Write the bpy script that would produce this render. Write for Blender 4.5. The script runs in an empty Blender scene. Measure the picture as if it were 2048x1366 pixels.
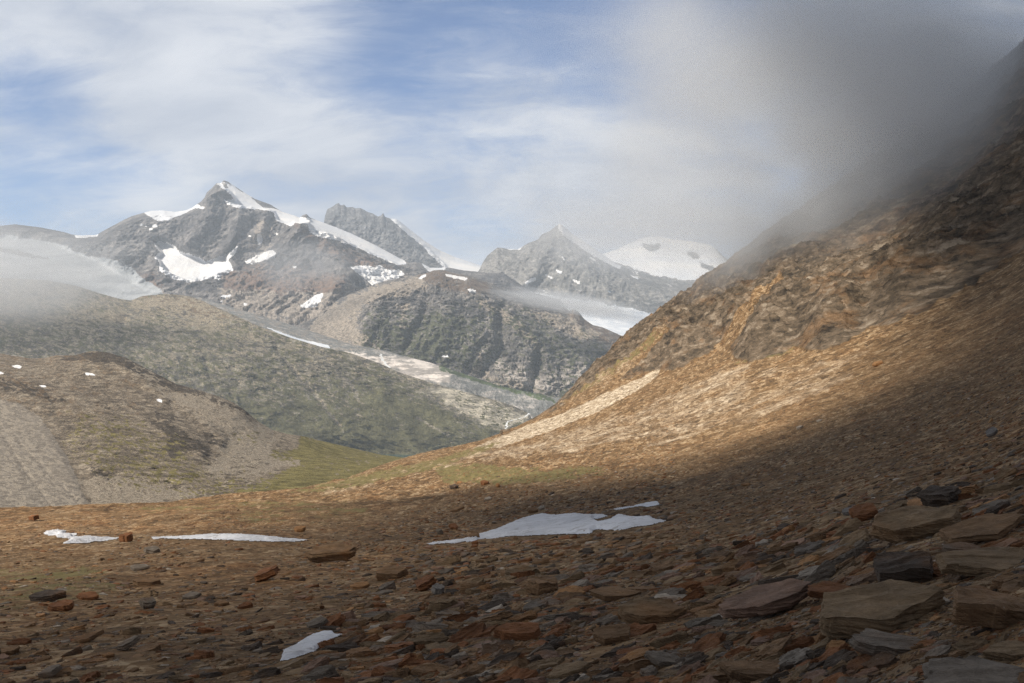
import bpy, math, random
import numpy as np
from mathutils import Vector

random.seed(7)
rng = np.random.default_rng(11)
scn = bpy.context.scene
COL = scn.collection
R = math.radians

# ------------------------------------------------------------------ camera
F = 1967.0            # focal length in pixels of the 2048 px wide photograph
CX, CY = 1024.0, 683.0
cam = bpy.data.cameras.new("camera")
cam.sensor_width = 36.0
cam.lens = F / 2048.0 * 36.0
cam.clip_start = 0.1
cam.clip_end = 60000.0
camo = bpy.data.objects.new("camera", cam)
COL.objects.link(camo)
camo.location = (0, 0, 0)
camo.rotation_euler = (R(90), 0, 0)
scn.camera = camo

# ------------------------------------------------------------------ light
SUN_EL, SUN_AZ = 44.0, 236.0       # azimuth clockwise from +Y (the view direction)
el, az = R(SUN_EL), R(SUN_AZ)
SUN = np.array([math.sin(az) * math.cos(el), math.cos(az) * math.cos(el), math.sin(el)])
sl = bpy.data.lights.new("sun", 'SUN')
sl.energy = 5.0
sl.angle = R(0.55)
sl.color = (1.0, 0.93, 0.82)
so = bpy.data.objects.new("sun", sl)
COL.objects.link(so)
so.rotation_euler = Vector(SUN).to_track_quat('Z', 'Y').to_euler()

scn.view_settings.view_transform = 'Standard'
scn.view_settings.look = 'None'
scn.view_settings.exposure = 0.3
scn.view_settings.gamma = 1.0
scn.cycles.max_bounces = 6
scn.cycles.diffuse_bounces = 2
scn.cycles.glossy_bounces = 1
scn.cycles.transmission_bounces = 2
scn.cycles.volume_bounces = 4
scn.cycles.transparent_max_bounces = 8
scn.cycles.use_denoising = True
scn.cycles.denoising_prefilter = 'NONE'
scn.cycles.volume_step_rate = 1.0
scn.cycles.volume_max_steps = 256
scn.cycles.sample_clamp_indirect = 4.0


class NT:
    """small wrapper to write node trees briefly"""
    def __init__(s, tree):
        s.t = tree; s.t.nodes.clear()
    def n(s, kind, **kw):
        nd = s.t.nodes.new(kind)
        for k, v in kw.items():
            setattr(nd, k, v)
        return nd
    def put(s, sock, v):
        if v is None:
            return
        if hasattr(v, 'is_output') or isinstance(v, bpy.types.NodeSocket):
            s.t.links.new(v, sock)
        else:
            if sock.type == 'RGBA' and not hasattr(v, '__len__'):
                v = (v, v, v, 1)
            if sock.type == 'RGBA' and len(v) == 3:
                v = (*v, 1)
            sock.default_value = v
    def m(s, op, a, b=None, c=None, clamp=False):
        nd = s.n('ShaderNodeMath', operation=op, use_clamp=clamp)
        for i, v in enumerate((a, b, c)):
            s.put(nd.inputs[i], v)
        return nd.outputs[0]
    def vm(s, op, a, b=None, scale=None):
        nd = s.n('ShaderNodeVectorMath', operation=op)
        s.put(nd.inputs[0], a); s.put(nd.inputs[1], b)
        if scale is not None:
            s.put(nd.inputs['Scale'], scale)
        return nd.outputs['Value'] if op in ('LENGTH', 'DOT_PRODUCT', 'DISTANCE') else nd.outputs[0]
    def xyz(s, v):
        nd = s.n('ShaderNodeSeparateXYZ'); s.put(nd.inputs[0], v); return nd.outputs
    def comb(s, x, y, z):
        nd = s.n('ShaderNodeCombineXYZ')
        for i, v in enumerate((x, y, z)):
            s.put(nd.inputs[i], v)
        return nd.outputs[0]
    def noise(s, vec, scale, detail=6, rough=0.55, dist=0.0, col=False, kind='FBM'):
        nd = s.n('ShaderNodeTexNoise', noise_type=kind)
        s.put(nd.inputs['Vector'], vec)
        nd.inputs['Scale'].default_value = scale
        nd.inputs['Detail'].default_value = detail
        nd.inputs['Roughness'].default_value = rough
        nd.inputs['Distortion'].default_value = dist
        return nd.outputs['Color'] if col else nd.outputs[0]
    def vor(s, vec, scale, feature='F1', out='Color', rand=1.0):
        nd = s.n('ShaderNodeTexVoronoi', feature=feature)
        s.put(nd.inputs['Vector'], vec)
        nd.inputs['Scale'].default_value = scale
        nd.inputs['Randomness'].default_value = rand
        return nd.outputs[out]
    def ramp(s, v, *stops, interp='LINEAR'):
        nd = s.n('ShaderNodeValToRGB'); s.put(nd.inputs[0], v)
        cr = nd.color_ramp; cr.interpolation = interp
        while len(cr.elements) < len(stops):
            cr.elements.new(0.5)
        for e, (p, c) in zip(cr.elements, stops):
            e.position = p
            e.color = (c, c, c, 1) if not hasattr(c, '__len__') else (*c, 1)
        return nd.outputs[0]
    def mix(s, f, a, b, mode='MIX'):
        nd = s.n('ShaderNodeMix', data_type='RGBA', blend_type=mode)
        s.put(nd.inputs[0], f); s.put(nd.inputs[6], a); s.put(nd.inputs[7], b)
        return nd.outputs[2]
    def mr(s, v, a, b, c=0.0, d=1.0, smooth=True):
        nd = s.n('ShaderNodeMapRange', interpolation_type='SMOOTHSTEP' if smooth else 'LINEAR')
        s.put(nd.inputs[0], v)
        for i, q in enumerate((a, b, c, d)):
            s.put(nd.inputs[1 + i], q)
        return nd.outputs[0]
    def sep(s, c):
        nd = s.n('ShaderNodeSeparateColor'); s.put(nd.inputs[0], c); return nd.outputs
    def attr(s, name):
        nd = s.n('ShaderNodeAttribute', attribute_name=name); return nd


def dirvec(px, py):
    v = np.array([(px - CX) / F, 1.0, (CY - py) / F])
    return v / np.linalg.norm(v)


# ------------------------------------------------------------------ world: sky with high cloud
def build_world():
    w = bpy.data.worlds.new("World"); scn.world = w; w.use_nodes = True
    T = NT(w.node_tree)
    sky = T.n('ShaderNodeTexSky', sky_type='NISHITA', sun_disc=False)
    sky.sun_elevation = el; sky.sun_rotation = az
    sky.altitude = 2700; sky.air_density = 1.0; sky.dust_density = 0.6; sky.ozone_density = 1.6
    g = T.n('ShaderNodeTexCoord').outputs['Generated']
    d = T.vm('NORMALIZE', g)
    x, y, z = T.xyz(d)
    zz = T.m('ADD', T.m('MAXIMUM', z, 0.0), 0.42)
    plane = T.comb(T.m('DIVIDE', x, zz), T.m('DIVIDE', y, zz), 0.0)
    # streaks drawn out along one wind direction
    mp = T.n('ShaderNodeMapping'); T.put(mp.inputs[0], plane)
    mp.inputs['Rotation'].default_value = (0, 0, R(16)); mp.inputs['Scale'].default_value = (1.7, 3.6, 1)
    warp = T.noise(mp.outputs[0], 0.9, 3, 0.5, col=True)
    pv = T.vm('ADD', mp.outputs[0], T.vm('SCALE', T.vm('SUBTRACT', warp, (0.5, 0.5, 0.5)), None, 0.9))
    n1 = T.noise(pv, 0.95, 8, 0.6)
    n2 = T.noise(pv, 3.2, 9, 0.66)
    n3 = T.noise(pv, 9.0, 8, 0.68)
    n = T.m('ADD', T.m('MULTIPLY', n1, 0.52), T.m('ADD', T.m('MULTIPLY', n2, 0.36), T.m('MULTIPLY', n3, .10)))
    # broad breaks and banks of the high cloud (px, py, radius in radians, weight)
    cover = 0.92
    blobs = [(860, -10, .19, -.45), (1160, -10, .11, -.42), (1420, 40, .15, -.62), (760, 140, .06, -.28), (830, 120, .07, -.22), (250, 20, .05, -.2), (90, 190, .04, -.25), (1480, 150, .11, -.20),
             (50, 160, .045, -.42), (170, 190, .04, -.38), (-60, 150, .04, -.2), (230, 380, .05, -.3), (40, 420, .05, -.3), (30, 60, .10, .12), (-100, -20, .15, .15),
             (120, 290, .06, -.18), (60, 350, .09, -.15), (250, 400, .06, -.15), (520, 330, .05, -.10), (-20, 300, .08, -.2),
             (820, 440, .06, -.10), (930, 470, .06, -.14),
             (330, 60, .15, .08), (100, 40, .12, .12), (560, 190, .10, .10), (300, 210, .10, .18), (900, 260, .16, .22), (1080, 200, .10, .2), (1300, 290, .12, .2),
             (700, 270, .08, .15), (100, 235, .05, .15), (480, 270, .08, .16)]
    acc = None
    for px, py, r, wgt in blobs:
        dv = dirvec(px, py)
        dist = T.vm('DISTANCE', d, tuple(dv))
        gx = T.m('MULTIPLY', T.m('POWER', 2.718, T.m('MULTIPLY', T.m('MULTIPLY', dist, dist), -1.0 / (r * r))), wgt)
        acc = gx if acc is None else T.m('ADD', acc, gx)
    c = T.m('ADD', T.m('ADD', acc, cover), T.m('MULTIPLY', T.m('SUBTRACT', n, 0.50), 3.8))
    mask = T.mr(c, -0.05, 1.12, 0.04, 0.95)
    cl = T.noise(pv, 1.6, 7, 0.58)
    ccol = T.mix(T.mr(cl, 0.3, 0.72), (0.44, 0.48, 0.56), (0.68, 0.70, 0.74))
    skyc = T.vm('SCALE', sky.outputs[0], None, 0.105)
    skyc = T.mix(1.0, skyc, (0.72, 0.87, 1.04), 'MULTIPLY')
    # overhead and behind, out of view: sky cloud darkened to deepen shade below
    over = T.m('MULTIPLY', T.mr(z, .38, .66, 1.0, .34), T.mr(y, -.5, .25, .55, 1.0))
    ccol = T.mix(1.0, ccol, T.comb(over, over, over), 'MULTIPLY')
    mask = T.m('MAXIMUM', mask, T.mr(z, .42, .62, 0, .9))
    both = T.mix(mask, skyc, ccol)
    bg = T.n('ShaderNodeBackground'); T.put(bg.inputs[0], both); bg.inputs[1].default_value = 1.0
    out = T.n('ShaderNodeOutputWorld'); T.t.links.new(bg.outputs[0], out.inputs[0])

build_world()

# ------------------------------------------------------------------ numpy noise
def _hash(ix, iy, iz, seed):
    h = (ix.astype(np.uint32) * np.uint32(374761393) + iy.astype(np.uint32) * np.uint32(668265263)
         + iz.astype(np.uint32) * np.uint32(2246822519) + np.uint32((seed * 3266489917) & 0xffffffff))
    h = (h ^ (h >> np.uint32(13))) * np.uint32(1274126177)
    h ^= h >> np.uint32(16)
    return h

def gn(x, y, z=None, seed=0):
    """gradient noise in about -1..1; 2-D when z is None"""
    x = np.asarray(x, np.float32); y = np.asarray(y, np.float32)
    fx = np.floor(x); fy = np.floor(y)
    ix = fx.astype(np.int64); iy = fy.astype(np.int64)
    tx = x - fx; ty = y - fy
    ux = tx * tx * tx * (tx * (tx * 6 - 15) + 10); uy = ty * ty * ty * (ty * (ty * 6 - 15) + 10)
    if z is None:
        zero = np.zeros_like(ix); out = []
        for dy in (0, 1):
            for dx in (0, 1):
                h = _hash(ix + dx, iy + dy, zero, seed)
                a = h.astype(np.float32) * np.float32(2 * math.pi / 4294967296.0)
                out.append(np.cos(a) * (tx - dx) + np.sin(a) * (ty - dy))
        a = out[0] + ux * (out[1] - out[0]); b = out[2] + ux * (out[3] - out[2])
        return (a + uy * (b - a)) * 1.5
    z = np.asarray(z, np.float32); fz = np.floor(z); iz = fz.astype(np.int64); tz = z - fz
    uz = tz * tz * tz * (tz * (tz * 6 - 15) + 10)
    res = []
    for dz in (0, 1):
        out = []
        for dy in (0, 1):
            for dx in (0, 1):
                h = _hash(ix + dx, iy + dy, iz + dz, seed)
                g1 = (h & np.uint32(1023)).astype(np.float32) / 511.5 - 1
                g2 = ((h >> np.uint32(10)) & np.uint32(1023)).astype(np.float32) / 511.5 - 1
                g3 = ((h >> np.uint32(20)) & np.uint32(1023)).astype(np.float32) / 511.5 - 1
                out.append(g1 * (tx - dx) + g2 * (ty - dy) + g3 * (tz - dz))
        a = out[0] + ux * (out[1] - out[0]); b = out[2] + ux * (out[3] - out[2])
        res.append(a + uy * (b - a))
    return (res[0] + uz * (res[1] - res[0])) * 1.2

def fbm(x, y, z=None, octs=5, gain=0.5, lac=2.03, seed=0, ridged=False):
    s = 0.0; a = 1.0; f = 1.0; tot = 0.0
    for o in range(octs):
        v = gn(x * f + 13.7 * o, y * f - 7.3 * o, None if z is None else z * f + 3.1 * o, seed + o * 17)
        if ridged:
            v = 1.0 - 2.0 * np.abs(v)
        s = s + a * v; tot += a; a *= gain; f *= lac
    return s / tot

def sstep(a, b, x):
    t = np.clip((x - a) / (b - a), 0, 1)
    return t * t * (3 - 2 * t)

def inpoly(PX, PY, poly):
    inside = np.zeros(PX.shape, bool); n = len(poly)
    for i in range(n):
        x1, y1 = poly[i]; x2, y2 = poly[(i + 1) % n]
        if y1 == y2:
            continue
        cond = ((y1 > PY) != (y2 > PY)) & (PX < (x2 - x1) * (PY - y1) / (y2 - y1) + x1)
        inside ^= cond
    return inside

def segdist(PX, PY, line):
    d = np.full(PX.shape, 1e9, np.float32)
    for (x1, y1), (x2, y2) in zip(line[:-1], line[1:]):
        dx, dy = x2 - x1, y2 - y1
        t = np.clip(((PX - x1) * dx + (PY - y1) * dy) / (dx * dx + dy * dy + 1e-9), 0, 1)
        d = np.minimum(d, np.hypot(PX - x1 - t * dx, PY - y1 - t * dy))
    return d

def pmask(PX, PY, poly, soft=6.0, warp=5.0, wl=18.0, seed=3):
    """0..1 mask of an irregular patch"""
    xs = [p[0] for p in poly]; ys = [p[1] for p in poly]; mgn = soft + warp * 2
    out = np.zeros(PX.shape, np.float32)
    sel = (PX > min(xs) - mgn) & (PX < max(xs) + mgn) & (PY > min(ys) - mgn) & (PY < max(ys) + mgn)
    if not sel.any():
        return out
    x, y = PX[sel], PY[sel]
    x = x + warp * fbm(x / wl, y / wl, octs=4, seed=seed, gain=.6); y = y + warp * fbm(x / wl + 40, y / wl, octs=4, seed=seed + 5, gain=.6)
    sd = segdist(x, y, list(poly) + [poly[0]])
    sd = np.where(inpoly(x, y, poly), sd, -sd)
    out[sel] = sstep(-soft * .5, soft * .5, sd)
    return out

# ------------------------------------------------------------------ objects
def tag(o, label=None, cat=None, group=None, kind=None):
    if label: o['label'] = label
    if cat: o['category'] = cat
    if group: o['group'] = group
    if kind: o['kind'] = kind
    return o

def mesh_obj(name, V, Fc, mat, smooth=True, attrs=None, n=4):
    """V (N,3), Fc (M,4) or (M,3) or flat list with loop counts"""
    me = bpy.data.meshes.new(name)
    V = np.asarray(V, np.float32)
    if isinstance(Fc, tuple):
        loops, sizes = Fc
    else:
        Fc = np.asarray(Fc); loops = Fc.ravel(); sizes = np.full(len(Fc), Fc.shape[1])
    me.vertices.add(len(V)); me.vertices.foreach_set('co', V.ravel())
    me.loops.add(len(loops)); me.loops.foreach_set('vertex_index', np.asarray(loops, np.int32))
    me.polygons.add(len(sizes))
    st = np.concatenate([[0], np.cumsum(sizes)[:-1]]).astype(np.int32)
    me.polygons.foreach_set('loop_start', st)
    me.polygons.foreach_set('loop_total', np.asarray(sizes, np.int32))
    me.polygons.foreach_set('use_smooth', np.full(len(sizes), smooth))
    for k, a in (attrs or {}).items():
        at = me.color_attributes.new(name=k, type='FLOAT_COLOR', domain='POINT')
        at.data.foreach_set('color', np.asarray(a, np.float32).ravel())
    me.update(); me.validate()
    if mat: me.materials.append(mat)
    o = bpy.data.objects.new(name, me); COL.objects.link(o)
    return o

def pchip(v, rows):
    """monotone cubic through rows (K, nu) at parameters v in 0..K-1"""
    K = rows.shape[0]
    dlt = np.diff(rows, axis=0)
    m = np.zeros_like(rows)
    if K > 2:
        a, b = dlt[:-1], dlt[1:]
        with np.errstate(divide='ignore', invalid='ignore'):
            hm = np.where(a * b > 0, 2 * a * b / (a + b), 0)
        m[1:-1] = hm
    m[0] = dlt[0]; m[-1] = dlt[-1]
    i = np.clip(np.floor(v).astype(int), 0, K - 2); t = (v - i)[:, None]
    h00 = 2 * t**3 - 3 * t**2 + 1; h10 = t**3 - 2 * t**2 + t; h01 = -2 * t**3 + 3 * t**2; h11 = t**3 - t**2
    return h00 * rows[i] + h10 * m[i] + h01 * rows[i + 1] + h11 * m[i + 1]

def loft(rows, us, vs):
    """rows of (px, py, depth) polylines -> world grid; vs: parameters 0..len(rows)-1"""
    Y = np.array([np.interp(us, [p[0] for p in r], [p[1] for p in r]) for r in rows])
    L = np.array([np.interp(us, [p[0] for p in r], [math.log(p[2]) for p in r]) for r in rows])
    PY = pchip(vs, Y); D = np.exp(pchip(vs, L))
    PX = np.broadcast_to(us, PY.shape)
    return np.stack([(PX - CX) / F * D, D, (CY - PY) / F * D], -1).astype(np.float64)

def gridnormals(P):
    du = np.gradient(P, axis=1); dv = np.gradient(P, axis=0)
    N = np.cross(du, dv)
    N /= np.linalg.norm(N, axis=-1, keepdims=True) + 1e-12
    s = np.sign(N[..., 2:3] + 1e-3 - 0.2 * N[..., 1:2]); s[s == 0] = 1
    return N * s

def proj(P):
    return CX + F * P[..., 0] / P[..., 1], CY - F * P[..., 2] / P[..., 1]

def gridfaces(nv, nu):
    i = np.arange(nv * nu).reshape(nv, nu)
    return np.stack([i[:-1, :-1], i[:-1, 1:], i[1:, 1:], i[1:, :-1]], -1).reshape(-1, 4)

def split_grid(P, idm, attrs, specs):
    """emit one mesh object per value of idm (per face, chosen from its vertices); specs[k] = (name, mat, label)"""
    nv, nu = P.shape[:2]
    Fc = gridfaces(nv, nu)
    fid = idm.ravel()[Fc].max(axis=1)
    V = P.reshape(-1, 3); out = []
    for k, (name, mat, label) in enumerate(specs):
        f = Fc[fid == k]
        if not len(f):
            continue
        used, inv = np.unique(f, return_inverse=True)
        o = mesh_obj(name, V[used], inv.reshape(f.shape), mat, True, {a: v.reshape(-1, 4)[used] for a, v in attrs.items()})
        tag(o, label, kind='structure')
        out.append(o)
    return out

# ------------------------------------------------------------------ materials
def new_mat(name):
    m = bpy.data.materials.new(name); m.use_nodes = True
    return m, NT(m.node_tree)

def finish(T, color, rough=0.9, bump=None, strength=0.5, dist=1.0, spec=0.2, normal=None, sss=0):
    b = T.n('ShaderNodeBsdfPrincipled')
    T.put(b.inputs['Base Color'], color)
    T.put(b.inputs['Roughness'], rough)
    T.put(b.inputs['Specular IOR Level'], spec)
    if bump is not None:
        bn = T.n('ShaderNodeBump'); bn.inputs['Strength'].default_value = strength
        bn.inputs['Distance'].default_value = dist
        T.put(bn.inputs['Height'], bump)
        T.t.links.new(bn.outputs[0], b.inputs['Normal'])
    o = T.n('ShaderNodeOutputMaterial'); T.t.links.new(b.outputs[0], o.inputs[0])

def mat_mountain(name, S, dark, mid, light, scree, grass, rust, bump=0.7, strata=(0.2, 0, 1), darkrock=False):
    """S: size in metres of the main rock features; mask = (rust, grass, scree, light) attribute"""
    m, T = new_mat(name)
    P = T.n('ShaderNodeTexCoord').outputs['Object']
    a = T.attr('mask'); mr_, mg, mb = T.sep(a.outputs['Color'])[:3]; ma = a.outputs['Alpha']
    n1 = T.noise(P, 1.0 / S, 10, 0.66)
    mp = T.n('ShaderNodeMapping'); T.put(mp.inputs[0], P)
    mp.inputs['Rotation'].default_value = (R(strata[1]), R(strata[0]), 0)
    mp.inputs['Scale'].default_value = (0.16, 0.16, 1.0)
    n2 = T.noise(mp.outputs[0], 5.0 / S, 9, 0.68, 0.3)
    n3 = T.noise(P, 7.0 / S, 8, 0.76)
    # couloirs and drip lines running down
    md = T.n('ShaderNodeMapping'); T.put(md.inputs[0], P); md.inputs['Scale'].default_value = (1.0, 0.6, 0.22)
    n4 = T.noise(md.outputs[0], 6.0 / S, 8, 0.7, 0.6)
    f = T.m('ADD', T.m('ADD', T.m('MULTIPLY', n1, 0.30), T.m('MULTIPLY', n2, 0.25)), T.m('ADD', T.m('MULTIPLY', n3, 0.25), T.m('MULTIPLY', n4, .20)))
    crack = T.m('MULTIPLY', T.mr(T.m('ABSOLUTE', T.m('SUBTRACT', T.noise(md.outputs[0], 3.2 / S, 8, .62, .8), .5)), 0.0, .035), T.mr(T.m('ABSOLUTE', T.m('SUBTRACT', T.noise(mp.outputs[0], 6.5 / S, 6, .6, .4), .5)), 0.0, .04, .35, 1))
    rock = T.ramp(f, (0.435, dark), (0.5, mid), (0.565, light))
    rock = T.mix(crack, T.mix(.75, rock, tuple(c * .6 for c in dark)), rock)
    if darkrock:
        rock = T.mix(T.mr(T.m('ADD', ma, T.m('MULTIPLY', T.m('SUBTRACT', n3, .5), 1.2)), .4, .6), rock, T.mix(T.mr(f, .42, .58), tuple(c * .45 for c in dark), tuple(c * 1.4 for c in dark)))
    rock = T.mix(T.m('MULTIPLY', mr_, T.mr(n3, 0.35, 0.6)), rock, rust)
    sc = T.mix(T.mr(n3, 0.42, 0.58), tuple(c * 0.62 for c in scree), tuple(c * 1.3 for c in scree))
    col = T.mix(T.mr(T.m('ADD', mb, T.m('MULTIPLY', T.m('SUBTRACT', n3, 0.5), 0.9)), 0.35, 0.65), rock, sc)
    if not darkrock: col = T.mix(ma, col, T.mix(T.mr(n2, 0.42, 0.58), tuple(c * 0.6 for c in light), tuple(min(1, c * 1.35) for c in light)))
    gr = T.mix(T.mr(T.m('ADD', T.m('MULTIPLY', n1, .5), T.m('MULTIPLY', n3, .5)), 0.42, 0.58), tuple(c * 0.5 for c in grass), tuple(c * 1.35 for c in grass))
    # turf grows between the rocks: it breaks up on the rock noise
    gm = T.mr(T.m('ADD', mg, T.m('MULTIPLY', T.m('SUBTRACT', T.m('ADD', T.m('MULTIPLY', n3, .7), T.m('MULTIPLY', n2, .3)), 0.5), 3.6)), 0.36, 0.60)
    col = T.mix(T.m('MULTIPLY', gm, T.mr(mg, 0.0, 0.12)), col, gr)
    h = T.m('ADD', T.m('MULTIPLY', T.m('ADD', n2, n4), 0.35), T.m('ADD', T.m('MULTIPLY', n3, 0.35), T.m('ADD', T.m('MULTIPLY', n1, 0.4), T.m('MULTIPLY', crack, .06))))
    finish(T, col, 0.92, h, bump, S * 0.5, 0.1)
    return m

def mat_snow(name, S, c1=(0.86, 0.86, 0.87), c2=(0.74, 0.76, 0.79), crack=0.3, dirt=0.0):
    m, T = new_mat(name)
    P = T.n('ShaderNodeTexCoord').outputs['Object']
    mp = T.n('ShaderNodeMapping'); T.put(mp.inputs[0], P)
    mp.inputs['Rotation'].default_value = (0, R(20), 0)
    mp.inputs['Scale'].default_value = (0.35, 0.35, 1.2)
    n1 = T.noise(mp.outputs[0], 1 / S, 7, 0.6, 0.4)
    n2 = T.noise(P, 6 / S, 6, 0.65)
    col = T.mix(T.mr(n1, 0.35, 0.65), c2, c1)
    if dirt:
        col = T.mix(T.m('MULTIPLY', T.mr(n2, 0.5, 0.72), dirt), col, (0.33, 0.29, 0.26))
    finish(T, col, 0.6, T.m('ADD', n1, T.m('MULTIPLY', n2, 0.5)), crack, S * 0.2, 0.3)
    return m

M = {}
M['far_rock'] = mat_mountain('far_rock', 260, (.085, .08, .085), (.19, .175, .17), (.38, .345, .32), (.36, .31, .265), (.10, .12, .07), (.27, .175, .125), 0.6)
M['jag_rock'] = mat_mountain('jag_rock', 220, (.10, .10, .105), (.20, .195, .195), (.34, .33, .32), (.28, .26, .25), (.1, .12, .07), (.25, .16, .12), 0.6)
M['grey_rock'] = mat_mountain('grey_rock', 240, (.15, .145, .14), (.26, .25, .235), (.42, .395, .365), (.33, .31, .29), (.12, .16, .11), (.27, .20, .15), 0.6)
M['mid_rock'] = mat_mountain('mid_rock', 120, (.10, .095, .10), (.245, .225, .21), (.54, .48, .43), (.46, .39, .32), (.115, .118, .068), (.23, .15, .095), 0.9, (-12, 5))
M['moraine'] = mat_mountain('moraine', 70, (.17, .17, .16), (.25, .25, .24), (.60, .54, .49), (.33, .29, .25), (.10, .125, .06), (.24, .15, .12), 0.5, (8, 0))
M['green_hill'] = mat_mountain('green_hill', 60, (.10, .09, .08), (.25, .22, .17), (.56, .50, .40), (.37, .31, .23), (.150, .140, .078), (.25, .17, .10), 0.9, (14, 5))
M['brown_hill'] = mat_mountain('brown_hill', 16, (.11, .09, .07), (.30, .24, .175), (.54, .45, .34), (.36, .30, .23), (.225, .19, .075), (.24, .155, .085), 0.9, (22, 5), darkrock=True)
M['scree_cone'] = mat_mountain('scree_cone', 5.0, (.13, .11, .09), (.24, .205, .165), (.40, .35, .29), (.31, .265, .21), (.10, .10, .04), (.22, .15, .1), 0.6)
M['snow_far'] = mat_snow('snow_far', 220, (.88, .85, .82), (.70, .71, .74), 0.35)
M['glacier'] = mat_snow('glacier', 130, (.44, .45, .46), (.24, .255, .27), 0.7)
M['icefall'] = mat_snow('icefall', 40, (.85, .86, .88), (.62, .66, .72), 0.9)

# ------------------------------------------------------------------ mountains
def mountain(rows, px0, px1, step, per, disp, masks, ids, specs, back=(450, 900), seed=1, backd=1.12, relief=None, groundrow=None):
    """rows run from the foot up to the crest; a far side is added behind the crest"""
    us = np.arange(px0, px1 + step, step)
    crest = rows[-1]
    rows = list(rows) + [[(x, y + back[0] * .25, d * (1 + (backd - 1) * .5)) for x, y, d in crest],
                         [(x, y + back[0], d * (1 + (backd - 1) * 1.8)) for x, y, d in crest]]
    vs = [np.linspace(k, k + 1, n, endpoint=False) for k, n in enumerate(list(per) + [24, 8])]
    vs = np.concatenate(vs + [[len(rows) - 1.0]])
    P = loft(rows, us, vs)
    N = gridnormals(P)
    PX, PY = proj(P)
    h = disp(P, PX, PY, vs)
    fade = np.ones((len(vs), 1))
    k = len(rows) - 3
    
    ramp = relief(P, PX, PY) if relief is not None else 1.0
    cy_ = np.interp(us, [p[0] for p in crest], [p[1] for p in crest])[None, :]
    fade = fade * (.06 + .94 * sstep(0, 34, np.abs(PY - cy_)))
    ray = P / np.linalg.norm(P, axis=-1, keepdims=True)
    P = P + (-1.15 * ray * (.35 + .65 * fade[..., None]) + N * .16 * fade[..., None]) * (h * ramp)[..., None]
    P[..., 2] = np.maximum(P[..., 2], -516)
    PX, PY = proj(P)
    back_ = (vs > k + 0.15)[:, None] & np.ones_like(PX, bool)
    return P, PX, PY, vs, back_

def emit(P, PX, PY, masks, idm, specs, ang=18, size=1.0):
    """break the patches up along the lie of the beds before storing them"""
    c, s_ = math.cos(R(ang)), math.sin(R(ang)); out = []
    u, v = (PX * c + PY * s_) / (15 * size), (-PX * s_ + PY * c) / (5 * size)
    for k, q in enumerate(masks):
        q = np.clip(q, 0, 1) * np.ones_like(PX)
        if q.max() > .02:
            nz = fbm(u + 50 * k, v, octs=5, seed=400 + k, gain=.72) * 1.0 * (.45 + 1.3 * np.clip(.5 + 1.5 * fbm(PX / 90 + 9 * k, PY / 50, octs=2, seed=450 + k), 0, 1))
            q = np.where(q > .02, sstep(.18, .82, q * .84 + .08 + nz), 0) * sstep(.0, .12, q)
        out.append(q)
    return split_grid(P, idm, {'mask': np.stack(out, -1)}, specs)

def beds(P, L, W, dip, seed, octs=7, gain=.6):
    """ribs and steps drawn out along beds that fall to the right by dip degrees"""
    c, s_ = math.cos(R(dip)), math.sin(R(dip))
    al_, ac = P[..., 0] * c - P[..., 2] * s_, P[..., 0] * s_ + P[..., 2] * c
    w = .8 * fbm(P[..., 0] / L, P[..., 1] / L, octs=3, seed=seed + 3)
    return fbm(al_ / L, ac / W + w, P[..., 1] / L, octs=octs, gain=gain, seed=seed, ridged=True)

def gully(P, L, seed, stretch=3.0, octs=7, gain=.60):
    """ridged relief whose ribs run down the fall line"""
    wx = P[..., 0] + L * .5 * fbm(P[..., 0] / L / 1.3, P[..., 2] / L / 1.3, P[..., 1] / L / 3, octs=3, seed=seed + 90)
    wz = P[..., 2] + L * .35 * fbm(P[..., 0] / L / 1.3 + 9, P[..., 2] / L / 1.3, P[..., 1] / L / 3, octs=3, seed=seed + 91)
    return fbm(wx / L, wz / L / stretch, P[..., 1] / L / stretch, octs=octs, gain=gain, seed=seed, ridged=True)

def rough3(P, L, seed, octs=6, gain=.6, ridged=False):
    return fbm(P[..., 0] / L, P[..., 2] / L, P[..., 1] / L, octs=octs, gain=gain, seed=seed, ridged=ridged)

Z0 = lambda PX: np.zeros(PX.shape, np.float32)

# --- the snow dome farthest away
rows = [
    [(1100, 760, 10500), (1560, 760, 10500)],
    [(1100, 620, 11200), (1300, 610, 11200), (1560, 620, 11200)],
    [(1100, 545, 12000), (1240, 525, 12000), (1330, 548, 11800), (1400, 556, 11800), (1470, 545, 12000), (1560, 560, 12000)],
    [(1100, 540, 12800), (1180, 515, 12900), (1215, 505, 13000), (1238, 497, 13000), (1255, 488, 13000), (1275, 479, 13000), (1290, 474, 13000), (1312, 473, 13000),
     (1345, 478, 13000), (1380, 482, 12900), (1420, 489, 12800), (1433, 498, 12700), (1446, 512, 12600), (1463, 525, 12500), (1490, 545, 12300), (1560, 570, 12200)]]
P, PX, PY, vs, bk = mountain(rows, 1100, 1560, 1.5, (20, 45, 80), lambda P, a, b, v: 45 * rough3(P, 500, 3) + 12 * rough3(P, 120, 8), None, None, None)
sn = pmask(PX, PY, [(1190, 518), (1215, 500), (1260, 470), (1300, 460), (1425, 470), (1470, 520), (1462, 545), (1440, 546), (1405, 560), (1370, 560), (1330, 553), (1280, 541), (1240, 526)], 3, 5, 16, 1)
for pl in ([(1285, 486), (1300, 488), (1322, 486), (1320, 498), (1308, 504), (1296, 502), (1284, 493)], [(1374, 502), (1394, 504), (1402, 519), (1388, 518), (1374, 510)],
           [(1398, 523), (1420, 530), (1446, 538), (1446, 548), (1420, 544), (1402, 534)], [(1428, 488), (1466, 523), (1462, 534), (1440, 510), (1431, 500)]):
    sn = sn * (1 - pmask(PX, PY, pl, 2, 4, 8, 5))
sn = np.maximum(sn, bk)
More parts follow.
